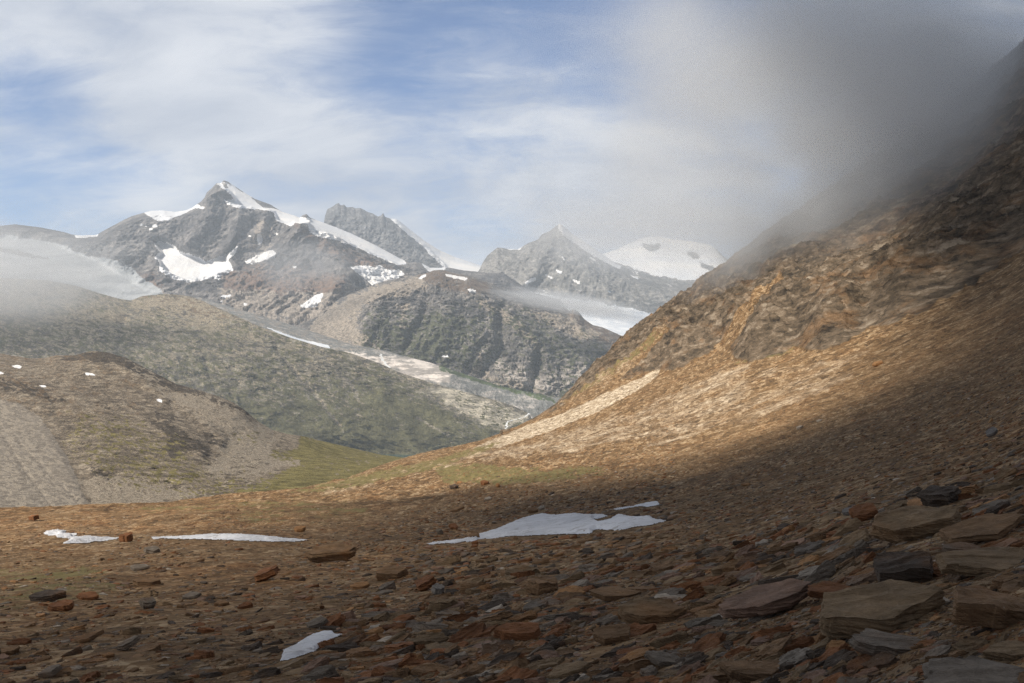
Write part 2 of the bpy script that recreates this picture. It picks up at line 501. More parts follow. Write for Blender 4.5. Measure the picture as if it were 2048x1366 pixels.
emit(P, PX, PY, [Z0(PX), Z0(PX), .35 * np.ones_like(PX), Z0(PX)], (sn > .5).astype(int),
     [('mountain', M['grey_rock'], 'grey rock flank under the rounded snow dome far right'), ('snowfield', M['snow_far'], 'rounded white snow dome with two dark rock patches')])

# --- the jagged grey tower with the white right shoulder
rows = [
    [(600, 640, 9800), (1010, 640, 9800)],
    [(600, 560, 10400), (800, 545, 10500), (1010, 560, 10600)],
    [(600, 470, 11000), (640, 470, 11100), (700, 480, 11000), (800, 500, 11000), (900, 535, 11000), (1010, 550, 11000)],
    [(600, 462, 11400), (640, 458, 11400), (648, 445, 11400), (650, 432, 11400), (655, 418, 11400), (666, 413, 11400), (671, 409, 11400), (677, 406, 11400), (682, 411, 11400), (688, 409, 11400), (693, 415, 11400),
     (705, 414, 11400), (711, 417, 11400), (721, 416, 11400), (735, 424, 11400), (745, 427, 11400), (755, 433, 11400), (762, 432, 11400), (766, 426, 11400), (770, 434, 11400), (780, 437, 11400), (793, 438, 11400), (800, 443, 11400),
     (820, 459, 11500), (850, 482, 11600), (880, 501, 11700), (910, 514, 11800), (940, 524, 11800), (962, 531, 11800), (985, 545, 11800), (1010, 560, 11800)]]
P, PX, PY, vs, bk = mountain(rows, 600, 1010, 1.2, (14, 50, 95),
    lambda P, a, b, v: 150 * gully(P, 330, 21) + 50 * rough3(P, 90, 25, ridged=True), None, None, None,
    relief=lambda P, X, Y: 1 - .85 * sstep(-4, 6, Y * 0 + (X - np.interp(Y, [437, 469, 489, 510, 530, 545], [789, 823, 851, 868, 890, 897]))))
sn = pmask(PX, PY, [(775, 425), (783, 438), (817, 469), (844, 490), (860, 509), (884, 531), (892, 562), (1020, 560), (1000, 500), (850, 440), (795, 425)], 2, 4, 14, 2)
sn = np.maximum(sn, bk & (PX > 800))
emit(P, PX, PY, [Z0(PX), Z0(PX), .2 * np.ones_like(PX), Z0(PX)], (sn > .5).astype(int),
     [('mountain', M['jag_rock'], 'flat-topped grey rock peak with a jagged crest'), ('snowfield', M['snow_far'], 'steep white snow slope down the right side of the jagged peak')])

# --- the pale grey pyramid and the glacier below it
rows = [
    [(900, 830, 6200), (1100, 800, 6300), (1560, 800, 6300)],
    [(900, 690, 7600), (1100, 650, 7700), (1250, 690, 7400), (1400, 700, 7400), (1560, 700, 7400)],
    [(900, 600, 9000), (1000, 590, 9000), (1100, 590, 9000), (1200, 610, 8800), (1300, 625, 8700), (1400, 640, 8600), (1560, 640, 8600)],
    [(900, 560, 9700), (1000, 540, 9600), (1080, 530, 9500), (1120, 520, 9400), (1200, 550, 9400), (1300, 580, 9300), (1400, 590, 9300), (1560, 620, 9300)],
    [(900, 570, 10200), (955, 545, 10200), (960, 538, 10200), (965, 526, 10200), (975, 511, 10200), (985, 503, 10200), (995, 495, 10200), (1003, 496, 10200), (1015, 498, 10200), (1035, 499, 10200), (1043, 495, 10200), (1050, 490, 10200), (1060, 485, 10200),
     (1075, 480, 10200), (1083, 470, 10200), (1090, 466, 10200), (1100, 462, 10200), (1110, 454, 10200), (1119, 448, 10200), (1124, 450, 10200), (1132, 457, 10200), (1145, 468, 10200), (1165, 481, 10200), (1190, 498, 10200),
     (1210, 512, 10200), (1235, 529, 10200), (1260, 540, 10200), (1300, 551, 10200), (1340, 562, 10200), (1380, 566, 10200), (1420, 560, 10200), (1480, 590, 10200), (1560, 600, 10200)]]
spurC = [(1120, 449), (1150, 505), (1180, 545), (1230, 600)]
P, PX, PY, vs, bk = mountain(rows, 900, 1560, 1.5, (20, 50, 40, 70),
    lambda P, X, Y, v: 150 * gully(P, 420, 31) + 50 * rough3(P, 100, 35, ridged=True) + 110 * np.exp(-(segdist(X, Y, [(1119, 449), (1092, 510), (1050, 575)]) / 14) ** 2) + 60 * np.exp(-(segdist(X, Y, spurC) / 10) ** 2),
    None, None, None, relief=lambda P, X, Y: 1 - .8 * sstep(-10, 8, Y - np.interp(X, [1040, 1100, 1200, 1330, 1500], [585, 597, 612, 640, 640])))
gl = pmask(PX, PY, [(1040, 582), (1080, 588), (1130, 596), (1180, 603), (1260, 617), (1345, 640), (1400, 700), (1100, 760), (1080, 640)], 4, 5, 20, 3)
sn = pmask(PX, PY, [(1119, 444), (1140, 460), (1190, 492), (1245, 528), (1238, 538), (1182, 509), (1130, 472), (1118, 456)], 2, 3, 8, 2)
sn = np.maximum(sn, pmask(PX, PY, [(1005, 494), (1035, 494), (1048, 489), (1040, 499), (1020, 500)], 1, 1, 8, 2))
sn = np.maximum(sn, pmask(PX, PY, [(1050, 565), (1070, 555), (1072, 558), (1053, 568)], 1, 1, 8, 2))
for k in range(18):
    cx_, cy_ = 1070 + 330 * random.random(), 500 + 95 * random.random()
    sn = np.maximum(sn, pmask(PX, PY, [(cx_, cy_), (cx_ + 4 + 14 * random.random(), cy_ + 4), (cx_ + 14, cy_ + 8)], 1, 3, 5, k))
idm = np.where(gl > .5, 2, np.where(sn > .5, 1, 0))
grn = pmask(PX, PY, [(960, 540), (975, 515), (1000, 530), (1050, 560), (1060, 590), (1000, 590)], 30, 20, 20, 4)
emit(P, PX, PY, [Z0(PX), Z0(PX) + .1 * grn, .3 + .4 * grn, Z0(PX)], idm,
     [('mountain', M['grey_rock'], 'pale grey pyramid peak half veiled by mist'), ('snowfield', M['snow_far'], 'thin snow streaks on the crest of the grey pyramid'),
      ('glacier', M['icefall'], 'broken white glacier below the grey pyramid')])

# --- the big snow-capped mountain on the left
rows = [
    [(-260, 780, 5600), (300, 720, 5600), (600, 720, 5600), (1120, 800, 5600)],
    [(-260, 610, 6500), (200, 600, 6500), (450, 620, 6300), (600, 640, 6200), (800, 640, 6300), (1120, 660, 6600)],
    [(-260, 560, 7200), (0, 540, 7300), (200, 545, 7300), (400, 555, 7300), (500, 560, 7100), (600, 560, 7000), (700, 570, 7100), (800, 585, 7400), (1120, 620, 7600)],
    [(-260, 500, 7900), (0, 490, 8000), (200, 500, 8000), (330, 490, 8000), (440, 500, 7900), (540, 515, 7800), (620, 490, 7800), (700, 520, 7900), (800, 548, 8100), (900, 560, 8200), (1120, 610, 8300)],
    [(-260, 470, 8300), (0, 455, 8400), (200, 475, 8400), (300, 445, 8500), (400, 430, 8500), (470, 415, 8500), (540, 440, 8500), (610, 450, 8300), (700, 500, 8500), (800, 532, 8600), (900, 550, 8600), (1120, 600, 8600)],
    [(-260, 480, 9000), (-100, 462, 9000), (0, 452, 9000), (30, 449, 9000), (80, 455, 9000), (130, 465, 9000), (152, 472, 9000), (194, 470, 9000), (205, 463, 9000), (216, 457, 9000), (235, 447, 9000), (250, 439, 9000), (266, 432, 9000), (285, 427, 9000),
     (300, 422, 9000), (325, 421, 9000), (350, 424, 9000), (372, 421, 9000), (386, 415, 9000), (395, 408, 9000), (402, 404, 9000), (410, 395, 9000), (414, 385, 9000), (424, 377, 9000), (434, 366, 9000), (441, 367, 9000), (448, 361, 9000), (456, 364, 9000),
     (470, 373, 9000), (490, 386, 9000), (510, 398, 9000), (540, 409, 9000), (565, 424, 9000), (590, 432, 9000), (600, 436, 9000), (606, 431, 9000), (613, 429, 9000), (618, 435, 9000), (640, 443, 9000), (670, 454, 9000), (700, 466, 9000), (750, 490, 9000),
     (800, 517, 9000), (820, 526, 9000), (832, 524, 9000), (846, 528, 9000), (860, 536, 9000), (900, 536, 9000), (926, 541, 9000), (977, 546, 9000), (1008, 547, 9000), (1035, 565, 9000), (1063, 585, 9000), (1120, 600, 9000)]]
ribs = [([(434, 366), (425, 440), (380, 500), (330, 540)], 20, 150), ([(455, 380), (480, 440), (470, 500), (430, 550)], 16, 120), ([(612, 430), (600, 480), (560, 520), (520, 560)], 18, 170),
        ([(612, 430), (660, 500), (690, 560), (650, 640)], 22, 150), ([(290, 425), (250, 480), (230, 530)], 20, 90), ([(540, 420), (520, 470), (500, 500)], 13, 110)]
def dispA(P, X, Y, v):
    h = 230 * gully(P, 420, 41) + 75 * rough3(P, 110, 45, ridged=True)
    for ln, w_, am in ribs:
        h = h + am * np.exp(-(segdist(X, Y, ln) / w_) ** 2)
    return h
snowsA = [
    ([(434, 366), (448, 364), (470, 371), (512, 397), (542, 409), (566, 423), (592, 432), (640, 441), (700, 464), (805, 515), (812, 528), (795, 530), (760, 516), (712, 494), (668, 478), (628, 470), (618, 458), (615, 448), (590, 445), (583, 452), (566, 447), (552, 440),
      (548, 424), (540, 422), (515, 418), (478, 416), (455, 408), (448, 400), (470, 400), (462, 388), (446, 376)], 'white snow cap and hanging glacier of the left summit'),
    ([(286, 424), (300, 418), (350, 421), (392, 407), (396, 412), (372, 426), (345, 436), (322, 443), (308, 438), (296, 430)], 'small white ice cap left of the snowy summit'),
    ([(308, 488), (320, 484), (345, 490), (360, 505), (395, 515), (410, 523), (450, 512), (475, 492), (470, 505), (455, 520), (466, 540), (440, 552), (400, 560), (372, 564), (345, 556), (318, 540), (320, 525), (309, 515), (322, 505)], 'cream snowfield in the hollow under the left summit'),
    ([(490, 523), (520, 508), (540, 500), (552, 506), (548, 514), (520, 523), (495, 527)], 'small snowfield below the dark rock wall'),
    ([(700, 535), (725, 530), (750, 535), (758, 530), (775, 540), (800, 540), (808, 548), (795, 558), (770, 572), (752, 574), (735, 562), (715, 545)], 'white hanging snowfield with a ragged upper edge'),
    ([(600, 612), (625, 595), (645, 586), (646, 592), (632, 612), (615, 615)], 'small cream snow patch on the brown lower slope'),
    ([(514, 472), (522, 468), (526, 480), (518, 495), (516, 490)], 'narrow snow gully in the middle of the left mountain'),
    ([(842, 524), (870, 525), (890, 538), (880, 545), (858, 543)], 'snow saddle right of the hanging glacier'),
    ([(150, 470), (196, 468), (194, 474), (155, 475)], 'thin snow line on the far left crest')]
P, PX, PY, vs, bk = mountain(rows, -260, 1120, 1.4, (14, 45, 50, 55, 60, 45), dispA, None, None, None,
    relief=lambda P, X, Y: 1 - .85 * np.maximum(pmask(X, Y, snowsA[0][0], 10, 2, 20), np.maximum(pmask(X, Y, snowsA[2][0], 10, 2, 20), pmask(X, Y, [(-300, 470), (60, 470), (200, 520), (320, 590), (200, 640), (-300, 640)], 20, 4, 30))))
idm = np.zeros(PX.shape, int)
for k, (pl, lb) in enumerate(snowsA):
    idm[pmask(PX, PY, pl, 2, 3.5, 12, 60 + k) > .5] = k + 1
for pl in ([(452, 365), (460, 378), (450, 376), (440, 366)], [(468, 371), (486, 382), (488, 388), (474, 378)], [(500, 394), (530, 402), (560, 416), (566, 424), (550, 418), (525, 415), (512, 404)], [(445, 376), (455, 384), (468, 399), (452, 402), (440, 390)]):
    idm[pmask(PX, PY, pl, 2, 2, 8, 9) > .5] = 0
glL = pmask(PX, PY, [(-300, 476), (0, 470), (60, 478), (130, 492), (170, 512), (235, 522), (268, 540), (290, 560), (330, 590), (360, 640), (-300, 640)], 6, 8, 30, 3)
rk = pmask(PX, PY, [(-10, 490), (60, 506), (110, 520), (60, 516), (-10, 502)], 6, 6, 14, 3)
idm[(glL > .5) & (rk < .5)] = len(snowsA) + 1
for cx_, cy_, r_ in [(283, 450, 3), (292, 452, 3), (310, 452, 6), (302, 458, 4), (436, 556, 6), (500, 472, 3), (552, 468, 3), (448, 593, 5), (457, 592, 4), (490, 609, 4), (443, 603, 2), (503, 527, 3), (590, 534, 4), (395, 413, 7), (404, 416, 6)]:
    idm[pmask(PX, PY, [(cx_ - r_, cy_), (cx_, cy_ - r_ * .5), (cx_ + r_, cy_), (cx_, cy_ + r_ * .5)], 1, 2, 6, int(cx_)) > .5] = 4
idm[bk & (PX > 440) & (PX < 830)] = 1
rustA = np.maximum.reduce([.9 * pmask(PX, PY, [(450, 545), (520, 530), (620, 540), (690, 560), (700, 590), (600, 590), (450, 590)], 25, 20, 30, 6), .7 * pmask(PX, PY, [(570, 435), (600, 450), (700, 500), (800, 540), (740, 545), (640, 500)], 12, 10, 20, 6),
                           .6 * pmask(PX, PY, [(250, 540), (320, 550), (330, 600), (260, 580)], 20, 10, 20, 6)])
scA = np.maximum.reduce([.75 * pmask(PX, PY, [(440, 575), (560, 580), (650, 590), (700, 620), (640, 660), (500, 640), (440, 610)], 25, 20, 30, 7), .8 * pmask(PX, PY, [(520, 440), (545, 450), (540, 500), (520, 520), (500, 480)], 12, 12, 18, 7),
                         .7 * pmask(PX, PY, [(640, 590), (700, 570), (860, 548), (860, 600), (700, 640), (620, 660)], 20, 10, 20, 8)])
emit(P, PX, PY, [rustA, Z0(PX), scA, Z0(PX)], idm,
     [('mountain', M['far_rock'], 'big dark rock mountain with a snow-capped summit on the left')] + [('snowfield', M['snow_far'], lb) for pl, lb in snowsA] +
     [('glacier', M['glacier'], 'dull grey glacier under mist at the far left')])

# --- central rounded rock mountain
rows = [
    [(560, 900, 4300), (1350, 900, 4300)],
    [(560, 720, 5000), (700, 715, 5000), (860, 750, 4950), (960, 790, 4900), (1100, 830, 4850), (1350, 850, 4800)],
    [(560, 680, 5300), (700, 690, 5250), (780, 700, 5150), (860, 720, 5100), (960, 755, 5100), (1100, 800, 5050), (1350, 820, 5000)],
    [(560, 665, 5600), (650, 660, 5600), (700, 640, 5500), (800, 640, 5350), (900, 660, 5300), (1000, 690, 5300), (1100, 720, 5300), (1200, 730, 5300), (1350, 760, 5300)],
    [(560, 660, 5900), (620, 640, 5900), (700, 605, 5800), (800, 600, 5700), (900, 600, 5650), (980, 620, 5650), (1080, 650, 5700), (1200, 680, 5700), (1350, 730, 5700)],
    [(560, 670, 6300), (600, 655, 6300), (640, 622, 6300), (680, 596, 6300), (720, 580, 6300), (770, 562, 6300), (820, 553, 6300), (852, 547, 6300), (868, 541, 6300), (885, 540, 6300), (905, 546, 6300), (925, 549, 6300), (940, 551, 6300), (965, 560, 6300), (985, 568, 6300), (1010, 582, 6300), (1045, 594, 6300),
     (1090, 603, 6300), (1120, 612, 6300), (1140, 622, 6300), (1148, 618, 6300), (1158, 625, 6300), (1168, 638, 6300), (1185, 650, 6300), (1205, 655, 6300), (1235, 668, 6300), (1260, 680, 6300), (1350, 720, 6300)]]
def dispE(P, X, Y, v):
    face = sstep(740, 800, X)
    h = 110 * gully(P, 190, 51, 2.2) + 42 * rough3(P, 60, 55, ridged=True)
    st = P[..., 2] / 34 + .9 * fbm(P[..., 0] / 260, P[..., 1] / 260, octs=3, seed=5)
    h = h + 9 * (np.abs((st % 1) - .5) * 2) * face
    for ln, w_, am in [([(870, 545), (760, 600), (720, 680)], 24, 60), ([(1000, 620), (1000, 700), (960, 750)], 12, -70), ([(860, 600), (830, 660), (810, 700)], 9, -50), ([(1080, 700), (1060, 790)], 10, -60), ([(1190, 740), (1150, 800)], 10, -50), ([(940, 590), (1020, 640), (1090, 700)], 14, 60)]:
        h = h + am * np.exp(-(segdist(X, Y, ln) / w_) ** 2)
    return h
P, PX, PY, vs, bk = mountain(rows, 560, 1350, 1.4, (14, 30, 70, 60, 55), dispE, None, None, None, relief=lambda P, X, Y: .25 + .75 * sstep(690, 760, X))
gE = np.maximum.reduce([.62 * pmask(PX, PY, [(715, 650), (760, 620), (800, 640), (900, 610), (960, 640), (960, 740), (860, 745), (780, 720), (720, 690)], 50, 30, 40, 11), .5 * pmask(PX, PY, [(960, 600), (1040, 620), (1240, 700), (1230, 760), (1150, 740), (1040, 700)], 50, 30, 40, 12),
                        .68 * pmask(PX, PY, [(980, 760), (1100, 790), (1230, 720), (1250, 760), (1110, 815), (960, 790)], 30, 20, 20, 13), .35 * pmask(PX, PY, [(900, 600), (1200, 700), (1150, 800), (950, 740)], 50, 30, 40, 14)])
sE = np.maximum.reduce([.95 * pmask(PX, PY, [(640, 620), (740, 575), (840, 555), (860, 575), (800, 590), (720, 610), (715, 660), (760, 690), (700, 690), (600, 690)], 15, 12, 24, 15),
                        .9 * pmask(PX, PY, [(950, 600), (985, 605), (1040, 640), (1060, 680), (1030, 660), (1000, 640)], 9, 9, 14, 16), .85 * pmask(PX, PY, [(1050, 625), (1130, 630), (1210, 670), (1160, 680), (1100, 650)], 16, 12, 20, 17),
                        .9 * pmask(PX, PY, [(790, 610), (820, 605), (815, 620), (800, 618)], 5, 5, 10, 18), .95 * pmask(PX, PY, [(940, 745), (955, 720), (960, 700), (968, 740), (1010, 765), (1030, 735), (1060, 770), (1110, 795), (1000, 775)], 8, 8, 12, 18),
                        .8 * pmask(PX, PY, [(1030, 640), (1050, 660), (1085, 690), (1078, 700), (1045, 672)], 5, 8, 8, 19), .8 * pmask(PX, PY, [(800, 640), (810, 610), (814, 640), (806, 690), (798, 690)], 4, 5, 8, 19), .8 * pmask(PX, PY, [(700, 640), (712, 660), (740, 690), (790, 705), (840, 730), (760, 715), (700, 690)], 10, 5, 12, 19)])
rE = np.maximum(.9 * pmask(PX, PY, [(840, 540), (900, 540), (980, 570), (980, 590), (900, 580), (840, 560)], 12, 8, 20, 20), .8 * pmask(PX, PY, [(1130, 615), (1250, 675), (1240, 695), (1150, 670)], 16, 10, 20, 21))
lE = .75 * pmask(PX, PY, [(960, 690), (1010, 720), (1100, 740), (1220, 720), (1180, 780), (1110, 790), (980, 750)], 30, 20, 30, 22)
idm = np.zeros(PX.shape, int)
for pl in ([(890, 548), (935, 556), (930, 560), (895, 553)], [(838, 556), (850, 548), (852, 551), (842, 558)], [(936, 578), (950, 580), (951, 584), (940, 584)], [(884, 711), (896, 711), (896, 714), (885, 714)]):
    idm[pmask(PX, PY, pl, 1, 2, 7, 3) > .5] = 1
emit(P, PX, PY, [rE, gE, sE, lE], idm, [('mountain', M['mid_rock'], 'rounded green and grey rock mountain in the centre of the valley'), ('snowfield', M['snow_far'], 'small snow remnants on the central rock mountain')])

# --- valley trough: debris-covered glacier tongue, pale slabs, moraine wall
rows = [
    [(300, 1010, 3950), (1350, 1010, 3950)],
    [(300, 760, 4250), (600, 780, 4250), (800, 800, 4200), (1000, 860, 4150), (1060, 870, 4150), (1200, 880, 4150), (1350, 890, 4150)],
    [(300, 690, 4500), (500, 690, 4550), (620, 705, 4520), (700, 730, 4450), (780, 748, 4400), (900, 760, 4350), (1000, 815, 4300), (1110, 830, 4300), (1350, 840, 4300)],
    [(300, 650, 4800), (500, 650, 4800), (620, 675, 4800), (760, 700, 4700), (860, 725, 4600), (890, 735, 4550), (940, 752, 4500), (1000, 772, 4450), (1110, 795, 4400), (1350, 810, 4400)],
    [(300, 600, 5700), (400, 595, 5700), (500, 625, 5500), (600, 655, 5350), (700, 688, 5200), (780, 703, 5100), (860, 730, 4900), (940, 757, 4800), (1000, 778, 4750), (1110, 800, 4700), (1350, 815, 4700)]]
P, PX, PY, vs, bk = mountain(rows, 300, 1350, 1.6, (10, 40, 60, 70), lambda P, X, Y, v: (4 + 16 * pmask(X, Y, [(600, 690), (900, 735), (960, 800), (700, 760)], 20, 5, 20)) * rough3(P, 70, 61, ridged=True) + 14 * gully(P, 50, 62, 6) * sstep(870, 900, X), None, None, None)
lG = np.maximum(.95 * pmask(PX, PY, [(600, 690), (640, 695), (700, 705), (760, 712), (850, 715), (905, 735), (900, 765), (840, 760), (760, 748), (700, 738)], 6, 8, 18, 23), .9 * pmask(PX, PY, [(960, 800), (1020, 810), (1062, 830), (1060, 850), (1000, 880), (960, 850)], 12, 10, 20, 24))
gG = .8 * pmask(PX, PY, [(870, 725), (940, 735), (1010, 765), (1110, 798), (1110, 806), (1000, 778), (930, 757), (880, 742)], 6, 5, 12, 25)
rG = .9 * pmask(PX, PY, [(690, 725), (760, 722), (850, 733), (850, 738), (760, 732), (700, 731)], 4, 4, 10, 26)
idm = np.zeros(PX.shape, int)
idm[pmask(PX, PY, [(535, 655), (560, 664), (600, 678), (655, 690), (660, 696), (625, 694), (580, 680)], 2, 2, 10, 4) > .5] = 1
emit(P, PX, PY, [rG, gG, .35 * np.ones_like(PX) * (PX < 880), lG], idm, [('moraine', M['moraine'], 'grey debris-covered glacier tongue and moraine in the trough'), ('glacier', M['icefall'], 'white edge of the glacier tongue above the green hill')])

# --- the long green hill above the lake
rows = [
    [(-400, 1000, 3300), (600, 960, 3500), (1200, 960, 3700)],
    [(-400, 900, 3500), (600, 912, 3700), (740, 909, 3850), (900, 905, 3900), (1200, 900, 3950)],
    [(-400, 800, 3700), (0, 800, 3700), (300, 810, 3750), (500, 820, 3800), (700, 840, 3900), (860, 850, 3950), (980, 865, 3980), (1020, 876, 4000), (1200, 880, 4000)],
    [(-400, 700, 4000), (0, 690, 4000), (200, 690, 4050), (400, 700, 4100), (600, 750, 4100), (760, 780, 4080), (900, 815, 4060), (1000, 845, 4050), (1060, 860, 4050), (1200, 880, 4100)],
    [(-400, 610, 4500), (0, 605, 4500), (150, 610, 4500), (262, 625, 4500), (350, 625, 4500), (450, 660, 4350), (600, 710, 4250), (760, 748, 4180), (900, 790, 4150), (1000, 820, 4120), (1050, 840, 4120), (1200, 880, 4150)],
    [(-400, 570, 4900), (-100, 560, 4900), (0, 556, 4900), (40, 558, 4900), (90, 560, 4900), (150, 571, 4900), (200, 587, 4850), (240, 598, 4800), (262, 601, 4750), (285, 592, 4700), (330, 588, 4650), (360, 590, 4650), (382, 593, 4600), (400, 600, 4550), (450, 622, 4450), (490, 640, 4400), (530, 657, 4350), (580, 675, 4300),
     (640, 693, 4280), (700, 706, 4250), (760, 727, 4230), (800, 745, 4220), (860, 765, 4200), (920, 781, 4200), (990, 800, 4180), (1030, 813, 4180), (1056, 826, 4180), (1064, 838, 4180), (1075, 870, 4180), (1120, 900, 4180), (1200, 910, 4180)]]
def dispH(P, X, Y, v):
    st = (P[..., 2] - .22 * P[..., 0]) / 30 + 1.5 * fbm(P[..., 0] / 300, P[..., 1] / 300, octs=4, seed=71)
    h = 16 * rough3(P, 190, 72, 8, .60, True) + (20 * beds(P, 190, 44, 20, 74) + 9 * beds(P, 80, 14, 24, 76)) * (.35 + 1.3 * np.clip(.5 + 1.4 * fbm(P[..., 0] / 420, P[..., 2] / 200, octs=3, seed=79), 0, 1)) + 2.0 * np.abs((st % 1) - .5) * 2
    for ln, w_, am in [([(540, 660), (560, 710), (620, 780), (680, 850)], 6, -16), ([(250, 640), (240, 700), (330, 760)], 10, -22), ([(640, 700), (760, 790), (860, 860)], 8, -12), ([(410, 720), (430, 780), (470, 830)], 7, -14)]:
        h = h + am * np.exp(-(segdist(X, Y, ln) / w_) ** 2)
    return h
P, PX, PY, vs, bk = mountain(rows, -400, 1200, 1.5, (10, 70, 90, 90, 50), dispH, None, None, None)
n_ = fbm(PX / 60, PY / 30, octs=4, seed=77)
gH = np.clip(.30 + .45 * sstep(740, 880, PY + .1 * (PX - 600)) + .25 * n_ + .15 * sstep(600, 700, PY), 0, .95) * (1 - .85 * sstep(18, 0, segdist(PX, PY, [(530, 655), (640, 690), (760, 722), (860, 762), (1000, 800), (1060, 830)]) + 10 * n_) * (PX > 700))
gH = gH * (1 - .7 * pmask(PX, PY, [(820, 760), (900, 778), (1060, 830), (1055, 850), (1000, 870), (900, 830), (850, 800)], 30, 20, 30, 30)) * (1 - .8 * pmask(PX, PY, [(270, 585), (400, 595), (480, 640), (400, 640), (290, 615)], 16, 10, 20, 28))
for ln in ([(540, 660), (560, 710), (620, 780), (680, 850)], [(835, 835), (860, 850), (900, 872)], [(560, 690), (600, 700), (640, 720)], [(640, 700), (700, 770), (720, 800)], [(440, 720), (500, 700), (540, 695)]):
    gH = gH * (1 - .8 * np.exp(-(segdist(PX + 8 * n_, PY, ln) / 3.5) ** 2))
sH = np.clip(.35 + .5 * fbm(PX / 40, PY / 14, octs=4, seed=78) + .25 * sstep(720, 640, PY), 0, 1)
lH = .8 * pmask(PX, PY, [(850, 765), (920, 780), (1060, 830), (1050, 855), (1010, 870), (940, 830), (880, 800)], 18, 14, 24, 31)
rH = .8 * pmask(PX, PY, [(270, 585), (400, 595), (480, 640), (380, 625), (290, 605)], 12, 8, 20, 28)
emit(P, PX, PY, [rH, gH, sH, lH], np.zeros(PX.shape, int), [('hill', M['green_hill'], 'long grass-grown rocky hill sloping right down to the lake')])

# --- brown-green hill in the middle left with the meadow at its foot
rows = [
    [(-500, 1200, 300), (300, 1150, 420), (700, 1050, 560), (1100, 1000, 700)],
    [(-500, 1080, 520), (0, 1060, 520), (300, 1020, 620), (500, 990, 700), (640, 975, 760), (800, 955, 900), (1100, 940, 1100)],
    [(-500, 960, 750), (0, 950, 750), (200, 950, 760), (400, 975, 760), (470, 968, 800), (560, 950, 870), (700, 942, 980), (800, 938, 1080), (1100, 930, 1300)],
    [(-500, 860, 1000), (0, 860, 1000), (200, 870, 980), (350, 900, 960), (450, 930, 960), (540, 935, 1000), (640, 925, 1080), (760, 924, 1250), (850, 928, 1350), (1100, 930, 1500)],
    [(-500, 770, 1250), (0, 770, 1250), (150, 775, 1250), (300, 820, 1200), (420, 860, 1180), (520, 895, 1180), (620, 905, 1250), (720, 912, 1400), (800, 920, 1500), (1100, 935, 1700)],
    [(-500, 720, 1550), (-100, 722, 1550), (0, 707, 1550), (25, 711, 1550), (60, 717, 1550), (90, 716, 1550), (112, 711, 1530), (150, 711, 1520), (165, 706, 1510), (186, 702, 1500), (215, 705, 1500), (250, 715, 1480), (300, 741, 1450), (350, 767, 1420), (400, 781, 1400), (440, 794, 1390), (470, 807, 1390),
     (490, 821, 1390), (515, 842, 1390), (545, 860, 1400), (575, 868, 1420), (610, 873, 1450), (640, 881, 1500), (700, 895, 1600), (760, 909, 1700), (800, 914, 1750), (850, 921, 1800), (900, 930, 1800), (1100, 950, 1900)]]
FAN = [(-520, 770), (-60, 785), (0, 797), (45, 812), (80, 835), (105, 870), (130, 910), (150, 950), (165, 985), (178, 1012), (190, 1100), (-520, 1180)]
def dispI(P, X, Y, v):
    smooth = pmask(X, Y, FAN, 26, 3, 14, 150)
    rockm = pmask(X, Y, [(-500, 690), (180, 690), (500, 800), (560, 900), (480, 990), (200, 980), (120, 860), (-500, 780)], 60, 10, 30)
    st = (P[..., 2] + .35 * P[..., 0]) / 11 + 1.2 * fbm(P[..., 0] / 90, P[..., 1] / 90, octs=4, seed=81)
    h = (2.2 + 6 * rockm) * rough3(P, 55, 82, 8, .66) + rockm * (8 * beds(P, 46, 9, 26, 85) + 2.5 * gully(P, 30, 83, 2.0) + 2.6 * np.abs((st % 1) - .5) * 2)
    for ln, w_, am in [([(195, 702), (260, 730), (350, 775), (440, 800), (490, 822)], 8, 9), ([(330, 850), (390, 880), (400, 910), (340, 870)], 14, 9), ([(410, 855), (445, 880), (440, 890)], 10, 8), ([(250, 730), (330, 800)], 10, 5)]:
        h = h + am * np.exp(-(segdist(X, Y, ln) / w_) ** 2)
    fan_h = 7 + 1.0 * fbm(P[..., 0] / 20, P[..., 2] / 70, octs=4, seed=91) + 1.0 * rough3(P, 5, 92, 4) - 1.6 * sum(np.exp(-(segdist(X, Y, l) / 4) ** 2) for l in ([(10, 880), (60, 960), (100, 1010)], [(40, 890), (90, 940), (150, 1000)]))
    return h * (1 - smooth) + fan_h * smooth
P, PX, PY, vs, bk = mountain(rows, -500, 1100, 1.5, (8, 60, 80, 90, 80), dispI, None, None, None)
n_ = fbm(PX / 50, PY / 26, octs=5, seed=87, gain=.6)
gI = np.maximum.reduce([1.0 * pmask(PX, PY, [(600, 870), (700, 890), (870, 922), (1100, 930), (1100, 1000), (480, 1010), (470, 980), (560, 945), (590, 930), (530, 910), (600, 900)], 14, 14, 26, 32), (.55 + .5 * n_) * pmask(PX, PY, [(120, 820), (260, 840), (380, 900), (480, 930), (500, 1010), (320, 1000), (200, 960), (130, 880)], 60, 20, 40, 33),
                        (.5 + .6 * n_) * pmask(PX, PY, [(130, 820), (260, 850), (360, 880), (420, 930), (380, 950), (240, 870)], 30, 20, 30, 34), .9 * pmask(PX, PY, [(465, 868), (510, 862), (530, 885), (490, 890)], 10, 8, 14, 34)])
sI = np.maximum.reduce([.85 * pmask(PX, PY, [(250, 720), (330, 770), (440, 800), (500, 830), (560, 870), (540, 900), (590, 925), (545, 950), (430, 960), (400, 930), (440, 900), (450, 870), (400, 840), (330, 800)], 46, 26, 40, 35), .8 * pmask(PX, PY, [(150, 960), (250, 950), (420, 990), (300, 1010), (180, 1010)], 20, 12, 24, 36),
                        .8 * pmask(PX, PY, [(560, 918), (604, 922), (600, 930), (560, 935)], 5, 6, 14, 36), .6 * pmask(PX, PY, [(700, 905), (740, 905), (800, 925), (700, 960), (640, 965), (700, 940)], 8, 10, 14, 37) * (n_ > .05)])
